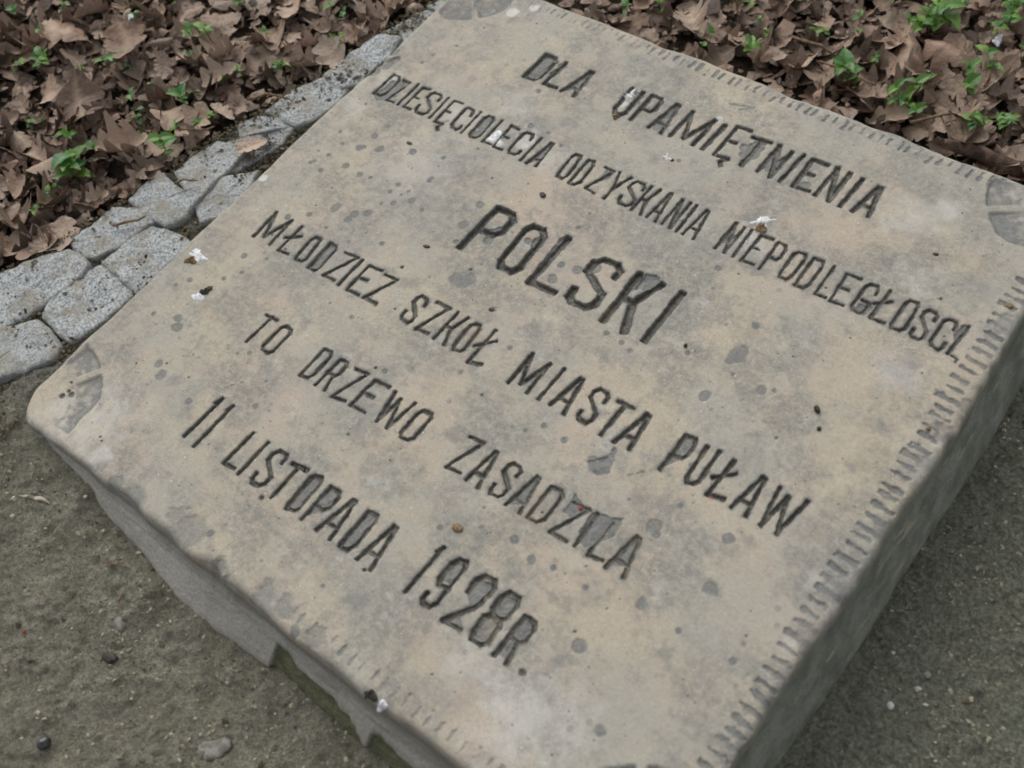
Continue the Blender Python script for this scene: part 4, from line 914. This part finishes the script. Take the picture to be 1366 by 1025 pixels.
# ------------------------------------------------------------------ oak leaves
def oak_leaf(length, seed, rows=38, cols=7, curl=1.0):
    r = np.random.default_rng(seed)
    t = np.linspace(0, 1, rows)
    lobes = r.uniform(3.0, 4.2); ph = r.uniform(-0.4, 0.4)
    env = np.sin(np.pi * np.clip(t * 0.93 + 0.05, 0, 1) ** 1.25) * 0.34 + 0.02
    u = np.linspace(-1, 1, cols)
    T, U = np.meshgrid(t, u, indexing='ij')
    side = np.sign(U)
    w_ = np.abs(np.sin(np.pi * (T * lobes + ph + 0.10 * side)))
    lob = 0.44 + 0.60 * w_ ** 0.55
    half = np.interp(T, t, env) * lob * (1 + 0.015 * r.normal(0, 1, T.shape) * (np.abs(U) > 0.9))
    half = np.where(T < 0.06, 0.012, half)
    x = U * half
    y = T + 0.14 * np.abs(x) * 1.0 - 0.04
    a, b, c_ = r.normal(0, 0.9) * curl, r.normal(0.5, 1.1) * curl, r.normal(0, 0.5) * curl
    z = a * (y - 0.5) ** 2 * 0.6 + b * x ** 2 * 1.6 + c_ * x * (y - 0.5) + 0.10 * np.abs(x) * r.choice([-1, 1])
    z = z + 0.055 * curl * fbm(x, y, 5.0, seed + 900, 3) + 0.03 * curl * np.sin(y * 24) * np.abs(x)
    bend = r.normal(0, 0.25); x = x + bend * (y - 0.5) ** 2
    V_ = np.stack([x, y - 0.5, z], -1).reshape(-1, 3) * length
    vein = np.maximum(smooth(0.25, 0.0, np.abs(U)), 0.6 * smooth(0.8, 1.0, np.cos(2 * np.pi * (T * lobes + ph - 0.35 * np.abs(U)))))
    return V_, grid_faces(rows, cols), vein.ravel()
LEAVES = []
for k in range(16):
    V_, F_, ve = oak_leaf(1.0, 700 + k * 13)
    LEAVES.append(new_mesh('oak_leaf', V_, F_, attrs={'vein': ve})); LEAVES[-1].materials.append(OAK)

TOP_LINE = lambda x: 0.324 + (x + 0.434) * 0.678
def seen(x, y, m=0.02):
    left = (y < TOP_LINE(x) + m) & (x < outer_x(y) - 0.004) & (x + y * 0.0 > -0.46) & (y > 0.324 - (x + 0.434) * 1.02 - m)
    back = (y > 0.705) & (y < TOP_LINE(x) + m) & (x > 0.0) & (x < 0.64)
    return left | back
placed = []
def add_leaf(x, y, length, seed, label, group=None, lift=None, yaw=None, tilt=None, me=None):
    o = bpy.data.objects.new('oak_leaf', me or LEAVES[seed % 16])
    COL.objects.link(o)
    z = float(ground_z(x, y)) + (lift if lift is not None else random.uniform(0.004, 0.018))
    o.location = (x, y, z)
    tl = tilt if tilt is not None else random.gauss(0, 0.34)
    o.rotation_euler = (tl, random.gauss(0, 0.28) if tilt is None else 0, random.uniform(0, 6.28) if yaw is None else yaw)
    o.scale = (length, length, length * random.choice([1, 1, -1]))
    tag(o, label, 'dead leaf', group)
    return o
def on_kerb_side(x, y): return y < 0.66
def zone(x, y):
    if x < outer_x(y) and y < 0.66:
        if outer_x(y) - x < 0.035: return 'right beside the outer row of granite setts'
        if y > 0.41: return 'in the litter near the top edge, left of the stone'
        if x < -0.30: return 'in the litter at the far left of the picture'
        return 'in the middle of the litter left of the setts'
    return ('beyond the left half of the far stone edge' if x < 0.28 else 'beyond the middle of the far stone edge' if x < 0.43
            else 'beyond the right end of the far stone edge')
n_leaf = 0
tries = 0
pts = []
while n_leaf < 272 and tries < 90000:
    tries += 1
    x, y = random.uniform(-0.47, 0.64), random.uniform(0.05, 1.05)
    if not seen(x, y): continue
    if min([9] + [math.hypot(x - a, y - b) for a, b in pts]) < 0.0160: continue
    pts.append((x, y)); n_leaf += 1
    L_ = random.choice([random.uniform(0.020, 0.034), random.uniform(0.030, 0.052)])
    size_ = 'small curled' if L_ < 0.030 else 'medium crumpled' if L_ < 0.042 else 'broad lobed'
    zn = zone(x, y)
    add_leaf(x, y, L_, random.randrange(16), size_ + ' brown oak leaf ' + zn, size_ + ' oak leaves ' + zn)
SPECIAL = [
    (-0.135, 0.250, 0.056, 3, 2.5, 'pale tan lobed oak leaf lying flat beside the granite setts', 0.024),
    (-0.236, 0.350, 0.066, 5, 0.9, 'largest tan oak leaf, curled, left of the setts near the top edge', 0.028),
    (0.430, 0.785, 0.062, 7, 0.3, 'light brown oak leaf standing proud behind the far edge of the stone', 0.026),
    (0.456, 0.812, 0.052, 9, 1.4, 'broad pinkish brown oak leaf beside the green seedlings beyond the stone', 0.026),
    (-0.318, 0.320, 0.066, 11, 2.0, 'two-pointed light brown oak leaf at the left edge of the picture', 0.026),
    (-0.215, 0.262, 0.072, 1, 1.0, 'greyish brown oak leaf with deep lobes among the seedlings', 0.024),
    (-0.133, 0.118, 0.060, 2, 2.2, 'lowest brown oak leaf, overlapping the corner of a granite sett', 0.014),
    (-0.116, 0.146, 0.046, 6, 0.8, 'narrow brown oak leaf lying across the edge of the setts', 0.012),
    (-0.030, 0.325, 0.034, 8, 2.6, 'small dark leaf scrap lying on the setts against the stone', 0.014),
]
bpy_rng_state = random.getstate()
for x, y, L, k, yaw, lab, lift in SPECIAL:
    add_leaf(x, y, L, k, lab, None, lift, yaw, tilt=0.08)

VV, FF, AA, off_ = [], [], [], 0
lib = [oak_leaf(1.0, 1500 + k * 7, 19, 5) for k in range(14)]
n = 0
under = 0
while under < 2300:
    x, y = random.uniform(-0.62, 0.80), random.uniform(0.02, 1.25)
    vis_ = seen(x, y, 0.05)
    if not (litter_mask(np.array(x), np.array(y)) > 0.6) or on_stone(x, y, 0.01): continue
    if not vis_ and random.random() < 0.45: continue
    V_, F_, ve = lib[under % 14]
    L = random.uniform(0.014, 0.050)
    M = Matrix.LocRotScale(Vector((x, y, float(ground_z(x, y)) + random.uniform(0.0, 0.012))),
                           Vector((0, 0, 0)).to_track_quat('Z', 'Y') if False else (Matrix.Rotation(random.uniform(0, 6.28), 3, 'Z') @ Matrix.Rotation(random.gauss(0, 0.35), 3, 'X') @ Matrix.Rotation(random.gauss(0, 0.35), 3, 'Y')).to_quaternion(),
                           Vector((L, L, L)))
    A = np.array(M)
    VV.append(V_ @ A[:3, :3].T + A[:3, 3]); FF.append(F_ + off_); AA.append(ve); off_ += len(V_); under += 1
tag(link('leaf_litter', new_mesh('leaf_litter', np.concatenate(VV), np.concatenate(FF), attrs={'vein': np.concatenate(AA)}), OAK_UNDER), kind='stuff')

# torn leaf scraps, bud scales and stalk bits between the leaves
sc = scatter(9000, -0.55, 0.75, 0.04, 1.15, lambda x, y: (litter_mask(x, y) > 0.5) & ~on_stone(x, y, 0.004))
nS = len(sc)
qv = np.array([(-1, -0.6, 0), (0.2, -1, 0.25), (1, -0.1, 0.1), (0.5, 0.9, 0.3), (-0.7, 0.6, -0.1), (0.0, 0.05, 0.35)])[None] + rng.uniform(-0.3, 0.3, (nS, 6, 3))
qs = rng.gamma(3.0, 0.0013, nS) + 0.0015
qv *= qs[:, None, None] * np.stack([rng.uniform(0.5, 1.4, nS), np.ones(nS), rng.uniform(0.5, 1.5, nS)], -1)[:, None, :]
ta = rng.uniform(0, 6.28, nS)[:, None]
qx = qv[..., 0] * np.cos(ta) - qv[..., 1] * np.sin(ta) + sc[:, :1]; qy = qv[..., 0] * np.sin(ta) + qv[..., 1] * np.cos(ta) + sc[:, 1:]
qz = qv[..., 2] + ground_z(sc[:, 0], sc[:, 1])[:, None] + rng.uniform(0.0, 0.014, nS)[:, None]
qf = (np.array([(0, 1, 5), (1, 2, 5), (2, 3, 5), (3, 4, 5), (4, 0, 5)])[None] + 6 * np.arange(nS)[:, None, None]).reshape(-1, 3)
tag(link('leaf_scraps', new_mesh('leaf_scraps', np.stack([qx, qy, qz], -1).reshape(-1, 3), qf, 3, smooth_shade=False), OAK_UNDER), kind='stuff')

# ------------------------------------------------------------------ tubes, twigs, debris
def tube(name, pts, radii, mat, parent=None, sides=7, rough=0.0, seed=0):
    pts = [np.array(p, float) for p in pts]; r = np.random.default_rng(seed)
    V_ = []
    for k, p in enumerate(pts):
        d = pts[min(k + 1, len(pts) - 1)] - pts[max(k - 1, 0)]; d /= np.linalg.norm(d)
        a = np.cross(d, [0.13, 0.21, 1.0]); a /= np.linalg.norm(a); b = np.cross(d, a)
        for q in range(sides):
            th = 2 * math.pi * q / sides; rr = radii[k] * (1 + rough * r.normal())
            V_.append(p + (a * math.cos(th) + b * math.sin(th)) * rr)
    me = bpy.data.meshes.new(name)
    F_ = [(k * sides + q, k * sides + (q + 1) % sides, (k + 1) * sides + (q + 1) % sides, (k + 1) * sides + q) for k in range(len(pts) - 1) for q in range(sides)]
    F_ += [tuple(range(sides))[::-1], tuple((len(pts) - 1) * sides + q for q in range(sides))]
    me.from_pydata([tuple(v) for v in V_], [], F_); me.polygons.foreach_set('use_smooth', [True] * len(F_))
    me.update()
    return link(name, me, mat, parent)
def gz(x, y, h=0.0): return (x, y, float(ground_z(x, y)) + h)

pts_ = [gz(0.500 + 0.018 * k, 0.712 + 0.0055 * k + 0.003 * math.sin(k * 1.3), 0.012 + 0.002 * math.sin(k)) for k in range(12)]
tag(tube('rotten_branch', pts_, [0.004] + [0.0085] * 10 + [0.006], WOOD, sides=12, rough=0.10, seed=4), 'dark rotten piece of branch behind the right end of the far edge', 'branch')
for (a, b, lab, r) in (((-0.112, 0.300, .020), (-0.078, 0.322, .018), 'thin orange brown twig touching the outer edge of a sett', 0.0011),
                    ((-0.085, 0.372, .018), (-0.040, 0.392, .018), 'straight tan twig lying along the edge of the setts', 0.0014),
                    ((-0.075, 0.180, .014), (-0.052, 0.205, .016), 'short twig piece in the joint between two setts', 0.0013),
                    ((-0.062, 0.250, .014), (-0.040, 0.262, .016), 'pair of brown needle bits on the mortar of the setts', 0.0012),
                    ((0.36, 0.735, .02), (0.425, 0.728, .026), 'curved brown stalk just behind the far edge of the stone', 0.0013),
                    ((0.470, 0.712, .02), (0.500, 0.735, .030), 'frayed grey stalk beside the rotten branch', 0.0016),
                    ((0.30, 0.752, .014), (0.37, 0.750, .018), 'long dark twig in the litter parallel to the far edge', 0.0018),
                    ((0.190, -0.060, .001), (0.192, -0.068, .001), 'small dark twig stub pressed into the sand', 0.0010),
                    ((0.158, -0.052, .002), (0.180, -0.043, .003), 'thin curved rootlet on the sand near the stone foot', 0.0007)):
    p = [gz(a[0] + (b[0] - a[0]) * t_, a[1] + (b[1] - a[1]) * t_, a[2] + (b[2] - a[2]) * t_ + 0.002 * math.sin(3 * t_)) for t_ in (0, .25, .5, .75, 1)]
    tag(tube('twig', p, [r, r * 1.1, r, r * 0.9, r * 0.5], TWIG, seed=int(r * 1e5)), lab, 'twig')

# pale straw sliver on the sand
c0 = gz(0.067, -0.050, 0.003)
sv = []
for k in range(9):
    t_ = k / 8; w_ = 0.0016 * math.sin(math.pi * min(1, t_ * 0.9 + 0.08)) + 0.0002
    x_, y_ = c0[0] - 0.012 + 0.026 * t_, c0[1] - 0.006 + 0.011 * t_ + 0.003 * math.sin(3 * t_)
    z_ = float(ground_z(x_, y_)) + 0.0022
    sv += [(x_, y_ + w_, z_), (x_, y_, z_ + 0.0006), (x_, y_ - w_, z_), (x_, y_, z_ - 0.0004)]
sfaces = [(k * 4 + q, k * 4 + (q + 1) % 4, k * 4 + 4 + (q + 1) % 4, k * 4 + 4 + q) for k in range(8) for q in range(4)]
me = bpy.data.meshes.new('straw'); me.from_pydata(sv, [], sfaces)
tag(link('straw', me, STRAW), 'pale dry straw sliver lying on the sand below the left corner', 'straw')

def blob(name, x, y, r, mat, label, cat, zf, flat=0.6, seed=1, sink=0.2, sx=1.0, yaw=0.0):
    n1, n2 = 14, 9; V_ = []; rs = np.random.default_rng(seed); o1, o2 = rs.uniform(0, 50, 2)
    for a in range(n2):
        ph = math.pi * a / (n2 - 1)
        for b in range(n1):
            th = 2 * math.pi * b / n1
            d = np.array([math.sin(ph) * math.cos(th), math.sin(ph) * math.sin(th), math.cos(ph)])
            k = 1 + 0.32 * float(fbm(np.array(d[0] + o1 + d[2]), np.array(d[1] + o2 - d[2]), 1.3, seed, 3))
            px, py = d[0] * r * k * sx, d[1] * r * k
            V_.append((x + px * math.cos(yaw) - py * math.sin(yaw), y + px * math.sin(yaw) + py * math.cos(yaw), d[2] * r * k * flat))
    V_ = np.array(V_); V_[:, 2] += zf(x, y) + r * flat * (1 - 2 * sink)
    o = link(name, new_mesh(name, V_, np.array([(a * n1 + b, (a + 1) * n1 + b, (a + 1) * n1 + (b + 1) % n1, a * n1 + (b + 1) % n1) for a in range(n2 - 1) for b in range(n1)])), mat)
    return tag(o, label, cat)
zg_ = lambda x, y: float(ground_z(x, y))
zs_ = lambda x, y: float(stone_z(x, y))
blob('pebble', 0.203, -0.079, 0.0065, PEBBLE, 'grey stone half sunk in the sand in the lower left', 'pebble', zg_, 0.6, 3, 0.48)
blob('pebble', 0.226, -0.176, 0.0052, PEBBLE_DARK, 'small shiny black pebble on the sand near the bottom left corner', 'pebble', zg_, 0.8, 5, 0.2)
blob('pebble', 0.331, -0.101, 0.009, PEBBLE, 'flat oval stone in the sand at the bottom edge', 'pebble', zg_, 0.3, 7, 0.46, 1.5, 0.8)
blob('dent_hump', 0.217, -0.102, 0.0042, SEED, 'dark clod standing in for a dark dent in the sand below the sunken grey stone', 'hump', zg_, 0.5, 9, 0.42, 1.6, 0.3)  # dark lump added in place of a dark dent in the sand
blob('pebble', 0.711, 0.225, 0.0028, PEBBLE_WHITE, 'whitish pebble on the dark ground right of the stone', 'pebble', zg_, 0.7, 11)
blob('pebble', 0.722, 0.262, 0.0030, PEBBLE, 'tiny grey pebble on the dark ground right of the stone', 'pebble', zg_, 0.7, 12)
blob('pebble', 0.640, 0.640 + 0.06, 0.006, PEBBLE, 'grey pebble in the litter at the far right', 'pebble', zg_, 0.7, 13)
blob('pebble', 0.700, 0.150, 0.0045, PEBBLE_DARK, 'dark pebble near the foot of the right side', 'pebble', zg_, 0.6, 14)
blob('seed', 0.566, 0.357, 0.0036, SEED, 'large dark oval seed lying on the stone below the word MIASTA line end', 'seed', zs_, 0.6, 15, 0.1, 0.55, 0.9)
blob('seed', 0.575, 0.344, 0.0018, SEED, 'tiny dark seed crumb beside the large oval seed', 'seed', zs_, 0.7, 16, 0.1)
blob('seed', 0.452, 0.3535, 0.0020, SEED, 'dark seed lying on the stone below the K of POLSKI', 'seed', zs_, 0.7, 17, 0.1, 0.7)
blob('dirt_clump', 0.3985, 0.128, 0.0034, DUNG_BROWN, 'rusty brown dirt clump above the year 1928', 'dirt clump', zs_, 0.4, 18, 0.1, 1.4, 0.2)
blob('seed', 0.6395, 0.386, 0.0019, DUNG_BROWN, 'olive brown seed near the tooled right margin', 'seed', zs_, 0.6, 20, 0.1)
blob('red_speck', 0.5388, 0.2526, 0.0017, REDBIT, 'tiny bright red bud scale at the foot of a letter in PUŁAW', 'bud scale', zs_, 0.6, 21, 0.1)
blob('red_speck', 0.4650, 0.1930, 0.0016, REDBIT, 'tiny red bud scale inside the broken letters of ZASADZIŁA', 'bud scale', zs_, 0.6, 22, 0.1)
blob('dirt_clump', 0.2589, 0.0963, 0.0032, SEED, 'black dirt stuck in the crossbar of the T of LISTOPADA', 'dirt clump', zs_, 0.4, 31, 0.3, 1.6, 2.9)
blob('dirt_clump', 0.2560, 0.4230, 0.0028, SEED, 'dark dirt clump on the stone between the second line and the P of POLSKI', 'dirt clump', zs_, 0.4, 32, 0.2, 1.3, 2.5)
blob('dirt_clump', 0.1050, 0.4100, 0.0017, SEED, 'thin dark dirt clump below the word DZIESIĘCIOLECIA', 'dirt clump', zs_, 0.4, 33, 0.2, 2.0, 0.1)
blob('dirt_clump', 0.2020, 0.3220, 0.0017, SEED, 'dark dirt crumb left of the foot of the P of POLSKI', 'dirt clump', zs_, 0.4, 34, 0.2, 2.0, 0.4)
blob('dirt_clump', 0.2950, 0.2990, 0.0018, SEED, 'small black dirt crumb above the word SZKOŁ', 'dirt clump', zs_, 0.4, 35, 0.2, 1.5, 0.4)
blob('dirt_clump', 0.6400, 0.5170, 0.0022, DUNG_BROWN, 'brown crumb on the tooled margin near the right corner ornament', 'dirt clump', zs_, 0.4, 36, 0.2, 1.5, 0.4)
blob('dirt_clump', 0.5720, 0.5340, 0.0016, SEED, 'dark crumb right of the end of the first line', 'dirt clump', zs_, 0.4, 37, 0.2, 1.5, 0.4)
blob('red_speck', 0.145, -0.130, 0.0014, REDBIT, 'red speck on the sand in the lower left', 'bud scale', zg_, 0.6, 23, 0.1)

# ------------------------------------------------------------------ bird droppings
def splat(name, cx, cy, r, mat, seed, parent=None, spikes=0.5, thick=0.0006, zf=stone_z, arms=()):
    rs = np.random.default_rng(seed); n = 60
    th = np.linspace(0, 2 * np.pi, n, endpoint=False)
    rad = 1 + 0.25 * np.sin(th * 2 + rs.uniform(0, 6)) + 0.2 * np.sin(th * 3 + rs.uniform(0, 6))
    rad += spikes * np.clip(rs.normal(0, 1, n), 0, 2.0) * 0.6
    for a, L, w_ in arms: rad += L * np.exp(-((np.angle(np.exp(1j * (th - a)))) / w_) ** 2)
    V_ = []
    lv = [0.0, 0.3, 0.6, 0.85, 1.0]; hz = [1, 0.95, 0.75, 0.45, -0.25]
    for f, h in zip(lv, hz):
        x = cx + np.cos(th) * rad * r * f; y = cy + np.sin(th) * rad * r * f
        V_.append(np.column_stack([x, y, zf(x, y) + thick * h * (1 + 0.25 * rs.normal(0, 1, n) * (f > 0.2) * (f < 0.9)) + 0.00005]))
    i = np.arange(n); i2 = (i + 1) % n
    F_ = np.concatenate([np.stack([q * n + i, (q + 1) * n + i, (q + 1) * n + i2, q * n + i2], -1) for q in range(4)])
    return link(name, new_mesh(name, np.concatenate(V_), F_), mat, parent)
def dropping(label, parts):
    t_ = tag(link('bird_dropping', None), label, 'bird dropping')
    for nm, x, y, r, mat, seed, sp_, th_, arms in parts: splat(nm, x, y, r, mat, seed, t_, sp_, th_, arms=arms)
dropping('white bird dropping with a crumbly brown lump near the left edge of the stone',
         [('white_smear', 0.0225, 0.2010, 0.0050, LIME, 1, 0.7, 0.0008, ((0.2, 1.3, 0.25), (2.6, 0.9, 0.3), (3.4, 0.9, 0.25))), ('brown_lump', 0.0205, 0.1945, 0.0046, DUNG_BROWN, 2, 0.2, 0.0022, ((3.9, 0.5, 0.5),))])
dropping('bird dropping with a black lump above a bright white smear, below the brown one',
         [('white_smear', 0.0580, 0.1690, 0.0044, LIME, 3, 0.6, 0.0009, ((-0.9, 0.6, 0.3), (3.4, 0.8, 0.2))), ('black_lump', 0.0590, 0.1765, 0.0040, DUNG_DARK, 4, 0.4, 0.0022, ((1.2, 0.5, 0.5),))])
dropping('white flaky bird dropping with an ochre lump above the word NIEPODLEGŁOSCI',
         [('white_smear', 0.4370, 0.4945, 0.0052, LIME, 5, 0.9, 0.0009, ((0.6, 0.8, 0.2), (3.8, 1.4, 0.15))), ('ochre_lump', 0.4400, 0.4880, 0.0050, DUNG_BROWN, 6, 0.3, 0.0018, ()),
          ('white_streak', 0.4370, 0.4700, 0.0012, LIME, 7, 0.5, 0.0006, ((-1.6, 6.0, 0.10), (1.5, 3.0, 0.12)))])
dropping('small white star-shaped dropping between the first and second lines',
         [('white_smear', 0.3270, 0.5145, 0.0022, LIME, 8, 1.0, 0.0007, ((1.9, 2.6, 0.16), (0.2, 2.4, 0.2))), ('dark_lump', 0.3335, 0.5150, 0.0014, DUNG_DARK, 9, 0.3, 0.0012, ())])
dropping('bright white dab with a black blob on the front edge of the stone',
         [('white_smear', 0.4380, -0.0035, 0.0034, LIME, 10, 0.3, 0.0014, ()), ('black_lump', 0.4260, -0.0030, 0.0038, DUNG_DARK, 11, 0.2, 0.0022, ((0.1, 0.8, 0.5),))])
dropping('whitish dropping with a brown end caught in the letter U of UPAMIĘTNIENIA',
         [('white_smear', 0.2510, 0.5660, 0.0036, LIME, 12, 0.9, 0.0006, ((1.3, 1.4, 0.25), (-1.5, 1.2, 0.2))), ('brown_lump', 0.2580, 0.5350, 0.0030, DUNG_BROWN, 13, 0.4, 0.0016, ((3.0, 0.8, 0.4),))])
dropping('bluish white patch of dropping over the letters LE of the second line',
         [('white_smear', 0.1735, 0.4590, 0.0058, LIME, 14, 0.3, 0.0006, ((-0.6, 0.7, 0.4),))])
tag(splat('bird_dropping', 0.489, 0.858, 0.0045, LIME, 21, None, 0.4, 0.0015, zf=lambda x, y: ground_z(x, y) + 0.022), 'white dropping on a dark leaf in the far right litter', 'bird dropping')
tag(splat('bird_dropping', -0.250, 0.374, 0.0034, LIME, 22, None, 0.3, 0.0012, zf=lambda x, y: ground_z(x, y) + 0.034), 'white dropping on the largest tan leaf at the upper left', 'bird dropping')

# ------------------------------------------------------------------ green seedlings
def blade(name, seed, wide=0.36):
    r = np.random.default_rng(seed); rows_, cols_ = 11, 7
    t_ = np.linspace(0, 1, rows_); u_ = np.linspace(-1, 1, cols_)
    T, U = np.meshgrid(t_, u_, indexing='ij')
    half = wide * np.sin(np.pi * np.clip(T, 0.01, 0.995) ** 0.75) ** 0.8 * (1 - 0.35 * T) + 0.004
    x = U * half; y = T
    z = 0.35 * np.abs(x) + r.uniform(0.05, 0.35) * (T - 0.1) - r.uniform(0.25, 0.55) * T ** 2 + 0.02 * np.sin(T * 20) * np.abs(U)
    vein = np.maximum(smooth(0.3, 0, np.abs(U)), 0.5 * smooth(0.7, 1, np.cos(2 * np.pi * (T * 5 - 0.8 * np.abs(U)))))
    me = new_mesh(name, np.stack([x, y, z], -1).reshape(-1, 3), grid_faces(rows_, cols_), attrs={'vein': vein.ravel()})
    me.materials.append(GREEN); return me
BLADES = [blade('leaf', 50 + k, w_) for k, w_ in enumerate((0.30, 0.36, 0.42, 0.48, 0.34))]
STEM_ME = []
for k in range(3):
    o = tube('stem', [(0, 0, -0.4), (0.02, 0.03 * k, 0.1), (0.05, 0.02, 0.55), (0.0, 0.0, 0.95)], [0.05, 0.045, 0.04, 0.02], STEM, sides=6)
    STEM_ME.append(o.data); bpy.data.objects.remove(o)
PLANTS = list(PLANTS) + [(a + random.uniform(-16, 16), b + random.uniform(-14, 14), c_ * random.uniform(0.5, 0.95)) for a, b, c_ in PLANTS[5:70:1] if random.random() < 0.8]
PLANTS = [p for p in PLANTS if p[0] < 1000 * float(outer_x(p[1] / 1000)) - 3 or p[1] > 668]
for k, (xm, ym, size) in enumerate(PLANTS):
    x, y = xm / 1000, ym / 1000; S_ = size / 1000 * random.uniform(0.85, 1.35)
    left = y < 0.62 and x < 0
    sz = 'tiny bright green seedling' if size < 8 else 'small green seedling' if size < 12 else 'leafy green seedling'
    lab = 'large broad-leaved green seedling ' + zone(x, y) if size >= 20 else sz + ' ' + zone(x, y)
    root = link('seedling', None)
    root.location = (x, y, float(ground_z(x, y)) + 0.014)
    root.rotation_euler = (random.gauss(0, 0.12), random.gauss(0, 0.12), random.uniform(0, 6.28))
    grp = None if size >= 20 else sz + 's ' + zone(x, y)
    tag(root, lab, 'seedling', grp)
    hgt = S_ * random.uniform(0.7, 1.1) + 0.003
    st = bpy.data.objects.new('stem', STEM_ME[k % 3]); COL.objects.link(st); st.parent = root; st.scale = (S_ * 0.9, S_ * 0.9, hgt)
    nl = random.choice([2, 3, 4]) if size < 12 else random.choice([5, 6, 7]) if size < 18 else 8
    for q in range(nl):
        lf_ = bpy.data.objects.new('leaf', BLADES[random.randrange(5)]); COL.objects.link(lf_); lf_.parent = root
        a = q * 2.4 + random.uniform(-0.4, 0.4)
        L = S_ * random.uniform(0.65, 1.1)
        lf_.scale = (L, L, L)
        lf_.location = (0, 0, hgt * (0.95 if q < 2 else random.uniform(0.35, 0.9)))
        lf_.rotation_euler = (random.uniform(0.0, 0.7), random.uniform(-0.3, 0.3), a)

print('features', len(FEATURES), 'leaves', n_leaf)
